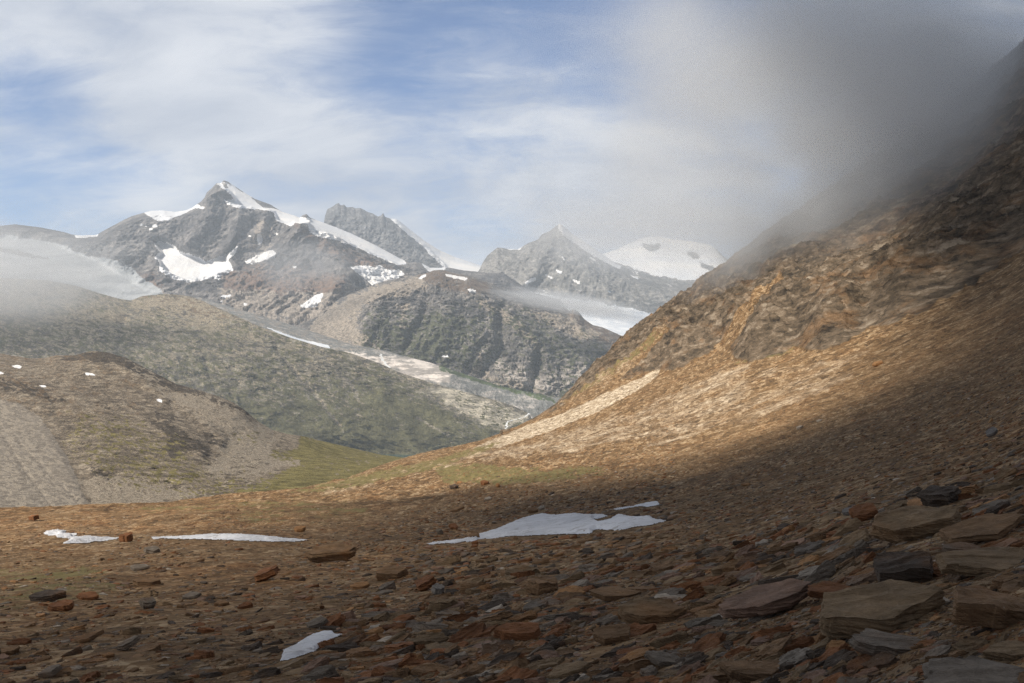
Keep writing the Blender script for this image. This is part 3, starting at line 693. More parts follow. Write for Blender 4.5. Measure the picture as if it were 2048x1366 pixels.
gI = gI * (1 - .75 * sI * (PX < 620)) * np.where(PX < 540, .72, 1); sI = np.clip(sI + .35 * n_ * (sI > .02), 0, 1)
rI = np.clip(.15 + .8 * n_, 0, 1) * pmask(PX, PY, [(-500, 700), (180, 700), (330, 790), (250, 860), (100, 850), (-500, 800)], 50, 20, 30, 37)
dI = (.8 + .7 * fbm(PX / 16, PY / 9, octs=4, seed=160)) * np.maximum.reduce([pmask(PX, PY, [(110, 716), (190, 700), (215, 703), (260, 718), (330, 752), (420, 790), (495, 822), (500, 832), (440, 808), (370, 790), (320, 772), (280, 750), (230, 728), (180, 722), (130, 722)], 6, 7, 14, 140),
                        .95 * pmask(PX, PY, [(290, 830), (340, 846), (400, 880), (430, 905), (420, 912), (380, 905), (350, 922), (320, 900), (330, 870)], 10, 14, 20, 141), .9 * pmask(PX, PY, [(400, 860), (430, 868), (448, 885), (446, 895), (415, 886)], 6, 6, 12, 142),
                        .8 * pmask(PX, PY, [(-20, 750), (60, 768), (130, 800), (110, 806), (40, 785), (-20, 770)], 8, 10, 16, 143), .7 * pmask(PX, PY, [(300, 820), (360, 830), (350, 845), (310, 838)], 8, 8, 12, 144), .7 * pmask(PX, PY, [(185, 930), (230, 950), (215, 960), (180, 948)], 8, 8, 12, 145),
                        .25 * pmask(PX, PY, [(-20, 730), (180, 730), (300, 790), (250, 830), (100, 800), (-20, 790)], 40, 20, 20, 146) * (n_ > .1)])
fan = pmask(PX, PY, FAN, 4, 5, 14, 150)
sI = sI * (1 - fan) + fan * np.clip(.4 + .35 * fbm(PX / 30 - PY / 60, PY / 160, octs=4, seed=95), 0, 1); gI = gI * (1 - fan); rI = rI * (1 - fan)
idm = np.zeros(PX.shape, int)
def one_piece(o):
    import bmesh
    bm = bmesh.new(); bm.from_mesh(o.data); left = set(bm.verts); best = []
    while left:
        st = [left.pop()]; comp = list(st)
        while st:
            for e in st.pop().link_edges:
                for v in e.verts:
                    if v in left: left.discard(v); st.append(v); comp.append(v)
        if len(comp) > len(best): best = comp
    keep_ = set(best)
    bmesh.ops.delete(bm, geom=[v for v in bm.verts if v not in keep_], context='VERTS')
    bm.to_mesh(o.data); bm.free()
patches = [([(24, 732), (34, 730), (44, 733), (40, 736), (30, 735)], 'small snow patch under the left crest of the brown hill'),
           ([(170, 746), (182, 747), (190, 750), (174, 750)], 'small snow patch below the top of the dark hill crest'),
           ([(80, 771), (90, 771), (92, 774), (84, 774)], 'tiny snow patch on the brown hill above the grey scree'),
           ([(-14, 742), (2, 744), (7, 748), (-10, 748)], 'snow patch on the brown hill cut by the left picture edge'),
           ([(20, 707), (44, 711), (46, 714), (24, 711)], 'thin snow strip on the crest at the far left'),
           ([(314, 799), (324, 800), (323, 804), (316, 803)], 'tiny snow patch on the grey scree side of the brown hill')]
for k, (pl, lb) in enumerate(patches):
    idm[pmask(PX, PY, pl, 1, 1.5, 8, 70 + k) > .5] = k + 1
idm[fan > .5] = len(patches) + 1
for o in emit(P, PX, PY, [rI, gI, sI, dI], idm, [('hill', M['brown_hill'], 'brown and green rocky hill falling to a meadow')] + [('snow_patch', M['snow_far'], lb) for pl, lb in patches] + [('scree_slope', M['scree_cone'], 'smooth grey scree fan at the left edge')]):
    if o.name.startswith('snow'):
        one_piece(o)
        del o['kind']; o['category'] = 'snow patch'; o['group'] = 'small snow patches on the brown hill'

# ------------------------------------------------------------------ lake, road, streams, valley floor
def ribbon(name, pts, wpx, mat, label, kind='structure', lift=3.0, jag=0.35, seg=6, seed=1):
    """watercourse or track laid along a line of (px, py, depth)"""
    r = random.Random(seed); V = []; Fq = []
    dense = []
    for (a, b) in zip(pts[:-1], pts[1:]):
        for k in range(seg):
            t = k / seg; dense.append([a[i] + (b[i] - a[i]) * t for i in range(3)])
    dense.append(list(pts[-1]))
    for i, (x, y, d) in enumerate(dense):
        w = wpx * (0.55 + 0.9 * r.random()); ox = jag * wpx * (r.random() - .5) * 2
        for s_ in (-1, 1):
            xx = x + ox + s_ * w / 2
            V.append(((xx - CX) / F * d, d - lift, (CY - y) / F * d + lift * .3))
        if i:
            j = 2 * i; Fq.append((j - 2, j - 1, j + 1, j))
    o = mesh_obj(name, V, np.array(Fq), mat, True)
    return tag(o, label, kind=kind)

m, T = new_mat('white_water'); Pn = T.n('ShaderNodeTexCoord').outputs['Object']
finish(T, T.mix(T.noise(Pn, .05, 4), (.55, .56, .56), (.85, .85, .84)), .5); M['white_water'] = m
m, T = new_mat('lake_water'); Pn = T.n('ShaderNodeTexCoord').outputs['Object']
finish(T, (.035, .085, .08), .12, T.noise(Pn, .12, 4), .15, 2.0, .5); M['lake'] = m
m, T = new_mat('track_gravel'); finish(T, (.36, .33, .29), .9); M['track'] = m
m, T = new_mat('valley_ground'); Pn = T.n('ShaderNodeTexCoord').outputs['Object']
finish(T, T.ramp(T.noise(Pn, .01, 9, .65), (.35, (.09, .10, .05)), (.65, (.26, .23, .18))), .9, T.noise(Pn, .05, 8), .5, 5); M['valley'] = m

o = mesh_obj('ground', [(-9400, -90, -520), (7400, -90, -520), (7400, 16400, -520), (-9400, 16400, -520)], np.array([(0, 1, 2, 3)]), M['valley'], True)
tag(o, 'valley ground reaching under all the slopes', kind='structure')
o = mesh_obj('lake', [(-1600, 2500, -438), (900, 2500, -438), (900, 4050, -438), (-1600, 4050, -438)], np.array([(0, 1, 2, 3)]), M['lake'], True)
tag(o, 'dark green lake glimpsed below the hill', kind='structure')
ribbon('road', [(600, 912, 3690), (700, 909.5, 3780), (760, 908.5, 3830), (830, 907, 3860), (900, 905.5, 3880), (980, 903, 3880)], 1.0, M['track'], 'pale lakeside road at the foot of the green hill', lift=14, jag=0)
for o in [bpy.data.objects['road']]:   # widen upward: a track cut into the slope
    pass
ribbon('waterfall', [(764, 713, 4330), (768, 725, 4320), (776, 735, 4310), (781, 744, 4290), (786, 753, 4270)], 4.5, M['white_water'], 'white waterfall over the pale slabs in the valley', lift=40, jag=.6, seed=3)
ribbon('waterfall', [(18, 655, 4250), (26, 670, 4200), (30, 685, 4150), (35, 700, 4100), (37, 712, 4080)], 2.6, M['white_water'], 'thin white waterfall at the left edge above the brown hill', lift=60, jag=.8, seed=4)
ribbon('stream', [(1056, 832, 4120), (1052, 838, 4100), (1040, 842, 4080), (1022, 846, 4060), (1014, 850, 4050), (1014, 858, 4030), (1010, 866, 4010), (1009, 874, 4000)], 3.2, M['white_water'], 'white braided stream beside the foot of the pale slabs', lift=50, jag=.6, seed=5)

# ------------------------------------------------------------------ near slope: one sheet from the camera's feet to the ridge on the right
us = np.arange(-620, 2740, 2.3)
XS = [-620, 0, 512, 760, 1024, 1280, 1536, 1800, 2048, 2740]
TAB = [  # depth, then picture height of the ground at each of XS
    (2.2, [2260, 2180, 2130, 2090, 2040, 1960, 1860, 1740, 1640, 1400]),
    (3.5, [1760, 1690, 1650, 1620, 1570, 1505, 1415, 1320, 1235, 1040]),
    (5.0, [1540, 1490, 1450, 1420, 1372, 1318, 1245, 1160, 1082, 880]),
    (8.0, [1370, 1330, 1300, 1278, 1240, 1192, 1128, 1050, 972, 760]),
    (13., [1265, 1238, 1215, 1196, 1165, 1122, 1062, 985, 900, 680]),
    (22., [1192, 1168, 1145, 1128, 1108, 1068, 1008, 925, 828, 600]),
    (36., [1132, 1106, 1090, 1088, 1068, 1028, 960, 865, 752, 500]),
    (60., [1082, 1062, 1052, 1048, 1022, 976, 900, 792, 665, 390]),
    (95., [1044, 1033, 1018, 1010, 978, 928, 842, 725, 585, 280]),
    (140, [1026, 1022, 996, 985, 948, 892, 798, 672, 520, 190]),
    (185, [1040, 1040, 985, 962, 925, 862, 755, 622, 455, 90]),
    (240, [1100, 1090, 1000, 946, 905, 832, 708, 568, 370, -20]),
    (305, [1190, 1180, 1050, 934, 888, 795, 650, 505, 262, -160]),
    (375, [1300, 1280, 1120, 932, 866, 755, 580, 405, 165, -300]),
    (450, [1400, 1380, 1200, 950, 858, 706, 512, 322, 118, -330]),
    (520, [1500, 1480, 1300, 1000, 872, 684, 500, 318, 130, -300]),
    (660, [1600, 1560, 1400, 1080, 920, 690, 520, 360, 240, -150])]
Yt = []
for d_, row in TAB:
    # smooth across the picture with a cubic through the columns
    Yt.append(pchip(np.interp(us, XS, np.arange(len(XS))), np.array(row, float)[:, None])[:, 0])
Yt = np.array(Yt)
lk = np.array([math.log(t[0]) for t in TAB])
ld = np.concatenate([np.linspace(lk[0], math.log(5), 120, endpoint=False), np.linspace(math.log(5), math.log(60), 520, endpoint=False),
                     np.linspace(math.log(60), math.log(470), 760, endpoint=False), np.linspace(math.log(470), lk[-1], 60)])
PYn = pchip(np.interp(ld, lk, np.arange(len(lk))), Yt)
Dn = np.exp(ld)[:, None] * np.ones_like(PYn)
X = (us[None, :] - CX) / F * Dn
Zb = (CY - PYn) / F * Dn
PXn = np.ones_like(PYn) * us[None, :]
# outcrops: rock above the scree on the right, in beds that rise to the right
bedline = [(1000, 880), (1040, 850), (1090, 832), (1180, 795), (1240, 765), (1285, 750), (1318, 742), (1345, 745), (1392, 722), (1440, 706), (1500, 728), (1560, 712), (1592, 698), (1645, 706), (1690, 690), (1730, 662), (1800, 648), (1850, 622), (1930, 582), (2048, 500), (2740, 60)]
cover_y = np.interp(PXn + 14 * fbm(PXn / 30, PYn / 30, octs=3, seed=101), [p[0] for p in bedline], [p[1] for p in bedline])
rockm = sstep(-4, 10, cover_y - PYn) * (PXn > 1000) * sstep(90, 140, Dn)
gul = np.maximum.reduce([pmask(PXn, PYn, [(1110, 815), (1240, 740), (1330, 690), (1340, 700), (1250, 755), (1170, 800)], 8, 6, 14, 102),
                         pmask(PXn, PYn, [(1400, 720), (1490, 660), (1560, 600), (1570, 612), (1510, 680), (1450, 712)], 10, 8, 16, 103)])
rockm = rockm * (1 - .9 * gul)
al = R(31)
wq = -X * math.sin(al) + Zb * math.cos(al)          # across the beds
lq = X * math.cos(al) + Zb * math.sin(al)           # along the beds
wob = 2.5 * fbm(X / 45, Dn / 60, octs=4, seed=104)
rel = (3.2 * fbm(wq / 7 + wob * .3, lq / 26, Dn / 90, octs=6, gain=.6, seed=105, ridged=True) + 5.5 * fbm(X / 14, Zb / 12, Dn / 70, octs=7, gain=.64, seed=107, ridged=True)
       + 1.0 * (np.abs(((wq / 3.3 + wob) % 1) - .5) * 2))
rocks_ = sstep(-4, 55, np.interp(PXn, [p[0] for p in bedline], [p[1] for p in bedline]) - PYn) * (PXn > 1000) * sstep(90, 140, Dn)
dz = rocks_ * (1.0 + 1.35 * rel * sstep(100, 220, Dn) * 1.0)
# the small cliff tooth beside the pale gravel chute
dz += 0 * pmask(PXn, PYn, [(1285, 775), (1300, 758), (1318, 736), (1350, 738), (1335, 762)], 22, 3, 10, 106)
# scree and soil relief
sc_ = np.clip(Dn / 40, .25, 1.6)
dz += (1 - rockm) * (.16 * fbm(X / 2.6, Dn / 2.6, octs=5, seed=110, gain=.55) * sstep(3, 9, Dn) * sstep(200, 60, Dn) + .55 * fbm(X / 14, Dn / 18, octs=4, seed=111) * sstep(8, 40, Dn)
                     + .9 * fbm(wq / 9, lq / 60, octs=4, seed=112) * sstep(60, 200, Dn) + .5 * fbm(X / 2.4, Dn / 9, octs=5, seed=119, gain=.7) * sstep(60, 150, Dn))
# bedrock ledges in the near ground, left and centre
sx = (X * .96 + Dn * .28); sy = (Dn * .96 - X * .28)
ledge = fbm(sx / 7, sy / 1.6, octs=5, seed=113, gain=.6, ridged=True)
lm = np.maximum.reduce([.0 * pmask(PXn, PYn, [(590, 1088), (700, 1078), (760, 1100), (780, 1130), (700, 1140), (620, 1125)], 22, 10, 30, 114), .0 * pmask(PXn, PYn, [(-20, 1040), (560, 1020), (600, 1060), (300, 1060), (-20, 1090)], 30, 14, 30, 115),
                        .0 * pmask(PXn, PYn, [(200, 1090), (600, 1085), (620, 1150), (240, 1150)], 24, 14, 30, 116), .6 * pmask(PXn, PYn, [(740, 1260), (900, 1240), (1080, 1240), (1260, 1190), (1300, 1210), (1150, 1270), (980, 1290), (800, 1290)], 12, 10, 24, 117)])
dz += lm * (ledge - .2) * np.clip(Dn / 45, .12, .8) * .45
# the mound at 600..760, and the swell that hides the lower edge of the long snow strip
dz += .0 * pmask(PXn, PYn, [(600, 1100), (640, 1082), (720, 1088), (820, 1130), (740, 1150), (630, 1130)], 20, 6, 20, 118)
Zn = Zb + dz
PYn2 = CY - Zn / Dn * F
Pn3 = np.stack([X, Dn, Zn], -1)

def ground_z(x, y):
    """height of the near sheet under world x, y (arrays)"""
    px = CX + F * x / y
    i = np.interp(np.log(y), ld, np.arange(len(ld))); j = (px - us[0]) / (us[1] - us[0])
    i = np.clip(i, 0, len(ld) - 1.001); j = np.clip(j, 0, len(us) - 1.001)
    i0 = i.astype(int); j0 = j.astype(int); a = i - i0; b = j - j0
    return (Zn[i0, j0] * (1 - a) * (1 - b) + Zn[i0 + 1, j0] * a * (1 - b) + Zn[i0, j0 + 1] * (1 - a) * b + Zn[i0 + 1, j0 + 1] * a * b)

vis = np.minimum.accumulate(PYn2, axis=0)           # lowest picture row reached so far, going away from the camera
def hit(px, py):
    """depth at which the line of sight through (px, py) meets the near sheet (arrays); nan for none"""
    px = np.atleast_1d(np.asarray(px, float)); py = np.atleast_1d(np.asarray(py, float))
    j = np.clip(((px - us[0]) / (us[1] - us[0])).round().astype(int), 0, len(us) - 1)
    out = np.full(px.shape, np.nan)
    for k in range(len(px)):
        col = vis[:, j[k]]
        n = np.searchsorted(-col, -py[k])
        if 0 < n < len(ld):
            c0, c1 = col[n - 1], col[n]; t = (c0 - py[k]) / (c0 - c1 + 1e-9)
            out[k] = math.exp(ld[n - 1] + (ld[n] - ld[n - 1]) * t)
    return out

nn = fbm(PXn / 70, PYn2 / 30, octs=4, seed=120)
# masks: rust, grass, pale gravel, bare rock
m_r = np.clip(.40 + 1.0 * fbm(X / 9, Dn / 13, octs=5, seed=121, gain=.6), 0, 1) * np.clip(.65 + .35 * sstep(1100, 900, PXn) + .4 * sstep(60, 20, Dn), 0, 1)
m_r = np.maximum(m_r, .8 * pmask(PXn, PYn2, [(-300, 1010), (300, 995), (700, 985), (640, 1020), (560, 1060), (200, 1075), (-300, 1090)], 24, 20, 40, 147) * (.75 + .6 * nn))
m_r = np.maximum(m_r, .9 * np.maximum(pmask(PXn, PYn2, [(95, 1045), (160, 1035), (280, 1045), (300, 1068), (180, 1070), (110, 1062)], 10, 8, 20, 122), pmask(PXn, PYn2, [(1760, 560), (1900, 520), (2048, 440), (2048, 500), (1900, 580), (1790, 610)], 20, 14, 24, 123)))
m_g = np.maximum.reduce([.85 * pmask(PXn, PYn2, [(860, 935), (960, 925), (1060, 940), (1200, 932), (1220, 945), (1100, 965), (980, 972), (880, 960)], 12, 14, 40, 124), .8 * pmask(PXn, PYn2, [(560, 985), (720, 950), (880, 915), (960, 890), (1000, 880), (980, 900), (900, 930), (760, 965), (640, 985)], 12, 8, 30, 125),
                         .55 * pmask(PXn, PYn2, [(-100, 1150), (150, 1120), (260, 1160), (200, 1200), (-100, 1240)], 30, 20, 40, 126), .7 * pmask(PXn, PYn2, [(1460, 730), (1560, 690), (1640, 660), (1650, 680), (1560, 712)], 10, 8, 20, 127),
                         .6 * pmask(PXn, PYn2, [(1180, 740), (1300, 660), (1330, 670), (1230, 745), (1120, 810)], 10, 10, 20, 128), .45 * pmask(PXn, PYn2, [(200, 1010), (700, 990), (760, 1040), (500, 1050)], 30, 20, 40, 129)])
m_s = np.maximum.reduce([1.0 * pmask(PXn, PYn2, [(940, 898), (1060, 848), (1130, 825), (1200, 792), (1260, 765), (1322, 735), (1314, 752), (1290, 772), (1200, 822), (1100, 862), (1000, 895)], 4, 4, 14, 130),
                         .47 * pmask(PXn, PYn2, [(640, 970), (900, 905), (1100, 865), (1300, 800), (1420, 740), (1500, 720), (1500, 780), (1400, 860), (1200, 900), (900, 940), (700, 985), (560, 1000)], 40, 24, 40, 131), .35 * gul * (PXn < 1380),
                         .40 * pmask(PXn, PYn2, [(1480, 740), (1650, 720), (1750, 690), (1700, 760), (1500, 850), (1300, 900), (1250, 880)], 14, 12, 30, 132)])
attr = np.stack([m_r, np.clip(m_g, 0, 1), np.clip(m_s, 0, 1), np.maximum(rockm, .6 * lm)], -1).astype(np.float32)

def mat_near():
    m, T = new_mat('near_ground')
    P0 = T.n('ShaderNodeTexCoord').outputs['Object']; px_, py_, pz_ = T.xyz(P0)
    P = T.comb(px_, T.m('SUBTRACT', py_, T.m('MULTIPLY', T.m('MAXIMUM', T.m('SUBTRACT', py_, 40.0), 0.0), .68)), pz_)
    a = T.attr('mask'); r, g, s = T.sep(a.outputs['Color'])[:3]; k = a.outputs['Alpha']
    y = py_
    far = T.mr(y, 40, 160)
    soil = T.ramp(T.noise(P, 2.6, 9, 0.7), (.30, (.050, .034, .018)), (.50, (.130, .085, .042)), (.70, (.25, .17, .09)))
    # stones of several sizes, each with a tone of its own
    def stones(scale, w):
        mp = T.n('ShaderNodeMapping'); T.put(mp.inputs[0], P); mp.inputs['Rotation'].default_value = (0, R(-20), R(10)); mp.inputs['Scale'].default_value = (.8, .9, 1.1)
        wv = T.vm('ADD', mp.outputs[0], T.vm('SCALE', T.vm('SUBTRACT', T.noise(P, scale * 1.3, 2, .5, col=True), (.5, .5, .5)), None, .3 / scale))
        c = T.vor(wv, scale); d = T.vor(wv, scale, out='Distance')
        return T.sep(c), d
    c1, d1 = stones(14, 0); c2, d2 = stones(4.0, 0); c3, d3 = stones(1.1, 0)
    tone = T.m('ADD', T.m('MULTIPLY', c1[0], T.m('SUBTRACT', .40, T.m('MULTIPLY', far, .3))), T.m('ADD', T.m('MULTIPLY', c2[1], .38), T.m('MULTIPLY', c3[2], T.m('ADD', .2, T.m('MULTIPLY', far, .3)))))
    st = T.ramp(tone, (.12, (.050, .034, .022)), (.40, (.155, .092, .045)), (.60, (.26, .160, .080)), (.85, (.50, .37, .23)))
    col = T.mix(.72, soil, st)
    rust = T.ramp(tone, (.12, (.09, .040, .016)), (.45, (.24, .115, .045)), (.8, (.46, .27, .12)))
    nr = T.noise(P, .35, 7, .7)
    col = T.mix(T.m('MULTIPLY', T.mr(T.m('ADD', T.m('MULTIPLY', T.m('SUBTRACT', nr, .5), 2.2), T.m('MULTIPLY', c2[2], .35)), -.1, .55), T.m('MULTIPLY', r, .85)), col, rust)
    pale = T.ramp(tone, (.12, (.15, .11, .075)), (.45, (.37, .28, .185)), (.85, (.68, .57, .43)))
    nw = T.noise(P, .12, 6, .65)
    col = T.mix(T.mr(T.m('ADD', s, T.m('MULTIPLY', T.m('SUBTRACT', nw, .5), .9)), .28, .72), col, pale)
    gr = T.ramp(T.noise(P, .9, 8, .7), (.3, (.10, .085, .03)), (.7, (.25, .20, .09)))
    col = T.mix(T.m('MULTIPLY', T.mr(T.m('ADD', g, T.m('MULTIPLY', T.m('SUBTRACT', T.noise(P, .5, 8, .76), .5), 3.4)), .42, .80), T.mr(g, 0, .15)), col, gr)
    # bare bedded rock
    mp = T.n('ShaderNodeMapping'); T.put(mp.inputs[0], P); mp.inputs['Rotation'].default_value = (0, al, 0); mp.inputs['Scale'].default_value = (.42, .5, 1.0)
    nb = T.noise(mp.outputs[0], .95, 10, .70, .2)
    nb2 = T.noise(P, .30, 10, .76)
    wb = T.vm('ADD', P, T.vm('SCALE', T.vm('SUBTRACT', T.noise(P, .7, 4, .6, col=True), (.5, .5, .5)), None, 1.8))
    blk = T.sep(T.vor(wb, .42))[0]; edge = T.mr(T.vor(wb, .42, feature='DISTANCE_TO_EDGE', out='Distance'), 0, .10)
    f = T.m('ADD', T.m('ADD', T.m('MULTIPLY', nb, .32), T.m('MULTIPLY', nb2, .58)), T.m('ADD', T.m('MULTIPLY', blk, .10), T.m('MULTIPLY', edge, .025)))
    rk = T.ramp(f, (.40, (.032, .026, .021)), (.48, (.10, .076, .052)), (.56, (.19, .14, .095)), (.66, (.38, .31, .23)))
    rk = T.mix(T.m('MULTIPLY', T.mr(T.noise(P, .10, 8, .7), .52, .64), .42), rk, T.ramp(f, (.36, (.07, .032, .014)), (.6, (.34, .18, .075))))
    col = T.mix(T.mr(T.m('ADD', k, T.m('MULTIPLY', T.m('SUBTRACT', nb2, .5), .6)), .3, .6), col, rk)
    h = T.m('SUBTRACT', T.m('ADD', T.m('MULTIPLY', c1[0], .018), T.m('ADD', T.m('MULTIPLY', c2[1], .05), T.m('MULTIPLY', c3[2], T.m('MULTIPLY', far, .16)))), T.m('MULTIPLY', T.noise(P, 9, 6, .7), -.05))
    h = T.m('ADD', h, T.m('MULTIPLY', T.m('MULTIPLY', T.m('ADD', T.m('MULTIPLY', nb, .6), T.m('ADD', nb2, T.m('MULTIPLY', edge, .15))), k), 2.0))
    finish(T, col, .92, h, .8, 1.0, .15)
    return m
M['near'] = mat_near()
ground = mesh_obj('mountainside', Pn3.reshape(-1, 3), gridfaces(*PYn.shape), M['near'], True, {'mask': attr.reshape(-1, 4)})
tag(ground, 'stony brown mountainside underfoot, rising to a rocky slope on the right', kind='structure')
# the same slope goes on beside and behind the camera
def slope_z(x, y):
    """ground height anywhere near the viewpoint: the near sheet, carried on past its edges"""
    yc = np.maximum(y, 2.4); pxw = CX + F * x / yc
    xl, xr = (us[2] - CX) / F * yc, (us[-3] - CX) / F * yc
    xc = np.clip(x, xl, xr)
    z = ground_z(xc, yc)
    z = z + np.where(x > xr, (x - xr) * .30, 0) + np.where(x < xl, (x - xl) * .06, 0)
    z = z - .16 * (y - yc) + np.where((x > xr) | (x < xl) | (y < 2.4), .10 * fbm(x / 1.8, y / 1.8, octs=4, seed=161), 0)
    inside = np.minimum(np.minimum(x - xl, xr - x) / (.6 + .08 * yc), (y - 2.4) / .5)
    return z, inside
gxx = np.concatenate([np.arange(-60, -14, 1.5), np.arange(-14, 16, .2), np.arange(16, 110, 1.5)]); gyy = np.concatenate([np.arange(-60, -6, 1.5), np.arange(-6, 20, .2), np.arange(20, 150, 1.5)])
BX, BY = np.meshgrid(gxx, gyy)
BZ, ins = slope_z(BX, BY)
BZ = BZ - np.clip(ins, 0, 4) * (.08 + np.clip(BY, 0, 150) * .012)
o = mesh_obj('hillside', np.stack([BX, BY, BZ], -1).reshape(-1, 3), gridfaces(*BX.shape), M['near'], True, {'mask': np.tile([.4, 0, 0, 0], (BX.size, 1))})
tag(o, 'stony slope beside and behind the viewpoint', kind='structure')
# @@ROCKS
# ------------------------------------------------------------------ snow patches on the near slope
M['snow_near'] = mat_snow('snow_near', 2.2, (.80, .79, .80), (.58, .57, .58), 0.8, .8)
SNOW = [
    ([(850, 1088), (868, 1085), (925, 1078), (960, 1067), (1000, 1055), (1045, 1035), (1085, 1027), (1110, 1030), (1150, 1026), (1172, 1029), (1206, 1029), (1218, 1034), (1188, 1040), (1196, 1044), (1222, 1038), (1236, 1028), (1262, 1034), (1300, 1032),
      (1306, 1038), (1340, 1042), (1302, 1051), (1270, 1055), (1242, 1062), (1192, 1060), (1180, 1069), (1120, 1070), (1050, 1073), (1000, 1076), (962, 1078), (950, 1084), (900, 1087), (860, 1090)], 'large white snow patch lying in the middle of the dark scree'),
    ([(1222, 1018), (1265, 1012), (1295, 1005), (1316, 1003), (1319, 1012), (1290, 1014), (1270, 1015), (1245, 1020), (1226, 1021)], 'thin ragged snow strip just above the large snow patch'),
    ([(84, 1068), (95, 1062), (115, 1058), (136, 1062), (130, 1066), (158, 1068), (146, 1073), (180, 1072), (200, 1074), (238, 1075), (234, 1079), (205, 1083), (170, 1087), (120, 1089), (140, 1079), (113, 1076), (112, 1071), (95, 1071)], 'bright sunlit snow patch below the orange bank on the left'),
    ([(300, 1074), (360, 1072), (420, 1068), (480, 1068), (520, 1071), (560, 1075), (624, 1081), (600, 1084), (545, 1085), (480, 1082), (420, 1080), (350, 1079), (305, 1078)], 'long narrow snow strip behind the dark swell left of centre'),
    ([(560, 1324), (566, 1300), (590, 1290), (622, 1270), (650, 1262), (668, 1262), (668, 1268), (688, 1268), (665, 1280), (640, 1295), (630, 1304), (600, 1314), (575, 1322)], 'small grey-white snow patch nearest the viewer at the bottom')]
def snow_patch(poly, label, seed):
    xs = [p[0] for p in poly]; ys = [p[1] for p in poly]
    x0, x1, y0, y1 = min(xs) - 6, max(xs) + 6, min(ys) - 4, max(ys) + 4
    sx_ = 1.6; sy_ = .8
    gx = np.arange(x0, x1, sx_); gy = np.arange(y1, y0, -sy_)
    GX, GY = np.meshgrid(gx, gy)
    wx = GX + 3.5 * fbm(GX / 14, GY / 8, octs=4, seed=seed, gain=.6); wy = GY + 1.6 * fbm(GX / 14 + 9, GY / 8, octs=4, seed=seed, gain=.6)
    sd = segdist(wx, wy, list(poly) + [poly[0]]); sd = np.where(inpoly(wx, wy, poly), sd, -sd)
    D = hit(GX.ravel(), GY.ravel()).reshape(GX.shape)
    # even out the depth along each column so the snow bridges the hollows between stones
    ok = ~np.isnan(D)
    D = np.where(ok, D, np.nanmedian(D))
    for _ in range(3):
        D[1:-1] = (D[:-2] + D[1:-1] * 2 + D[2:]) / 4; D[:, 1:-1] = (D[:, :-2] + D[:, 1:-1] * 2 + D[:, 2:]) / 4
    Xw = (GX - CX) / F * D; Zw = ground_z(Xw, D) + (.02 + .09 * sstep(0, 7, sd)) * np.clip(D / 30, .25, 1.2)
    P = np.stack([Xw, D, Zw], -1)
    Fc = gridfaces(*GX.shape); keep = (sd.ravel()[Fc] > 0).all(axis=1) & ok.ravel()[Fc].all(axis=1); Fc = Fc[keep]
    # largest connected piece only
    lab = np.arange(GX.size)
    for _ in range(400):
        mn = lab[Fc].min(axis=1); new = lab.copy()
        for c in range(4): np.minimum.at(new, Fc[:, c], mn)
        if (new == lab).all(): break
        lab = new
    l = lab[Fc[:, 0]]; v_, c_ = np.unique(l, return_counts=True); Fc = Fc[l == v_[c_.argmax()]]
    used, inv = np.unique(Fc, return_inverse=True)
    o = mesh_obj('snow_patch', P.reshape(-1, 3)[used], inv.reshape(Fc.shape), M['snow_near'], True)
    return tag(o, label, 'snow patch', 'snow patches on the near slope', 'thing')
for k, (pl, lb) in enumerate(SNOW):
    snow_patch(pl, lb, 200 + k)

# ------------------------------------------------------------------ stones
def mat_stone():
    m, T = new_mat('slate_stone')
    P = T.n('ShaderNodeTexCoord').outputs['Object']
    geo = T.n('ShaderNodeNewGeometry').outputs['Position']
    a = T.attr('tone')
    n1 = T.noise(geo, 5, 8, .68); n2 = T.noise(geo, 28, 6, .72); n3 = T.noise(geo, 1.4, 5, .6)
    mp = T.n('ShaderNodeMapping'); T.put(mp.inputs[0], geo); mp.inputs['Rotation'].default_value = (R(8), R(-18), 0); mp.inputs['Scale'].default_value = (.12, .22, 1)
    bed = T.noise(mp.outputs[0], 26, 6, .7, .2)
    v = T.m('ADD', T.m('MULTIPLY', n1, .5), T.m('ADD', T.m('MULTIPLY', bed, .3), T.m('MULTIPLY', n2, .2)))
    col = T.mix(1.0, a.outputs['Color'], T.ramp(v, (.30, .38), (.5, .95), (.70, 1.7)), 'MULTIPLY')
    col = T.mix(T.m('MULTIPLY', T.mr(n3, .52, .68), .5), col, T.mix(n1, (.12, .05, .018), (.36, .17, .06)))
    spk = T.mr(n2, .64, .70)
    col = T.mix(T.m('MULTIPLY', spk, T.m('ADD', .25, T.m('MULTIPLY', a.outputs['Alpha'], .7))), col, (.62, .55, .46))
    finish(T, col, .78, T.m('ADD', T.m('MULTIPLY', bed, .7), T.m('ADD', T.m('MULTIPLY', n1, .4), T.m('MULTIPLY', n2, .15))), .9, .06, .25)
    return m
M['stone'] = mat_stone()
TONES = {'brown': (.225, .135, .070), 'olive-brown': (.245, .165, .092), 'dark': (.090, .066, .048), 'grey': (.205, .165, .125), 'rust-brown': (.22, .095, .040), 'orange': (.33, .175, .075), 'pale': (.36, .30, .235), 'reddish': (.25, .155, .105), 'blue-grey': (.225, .20, .175), 'speckled': (.42, .34, .26)}

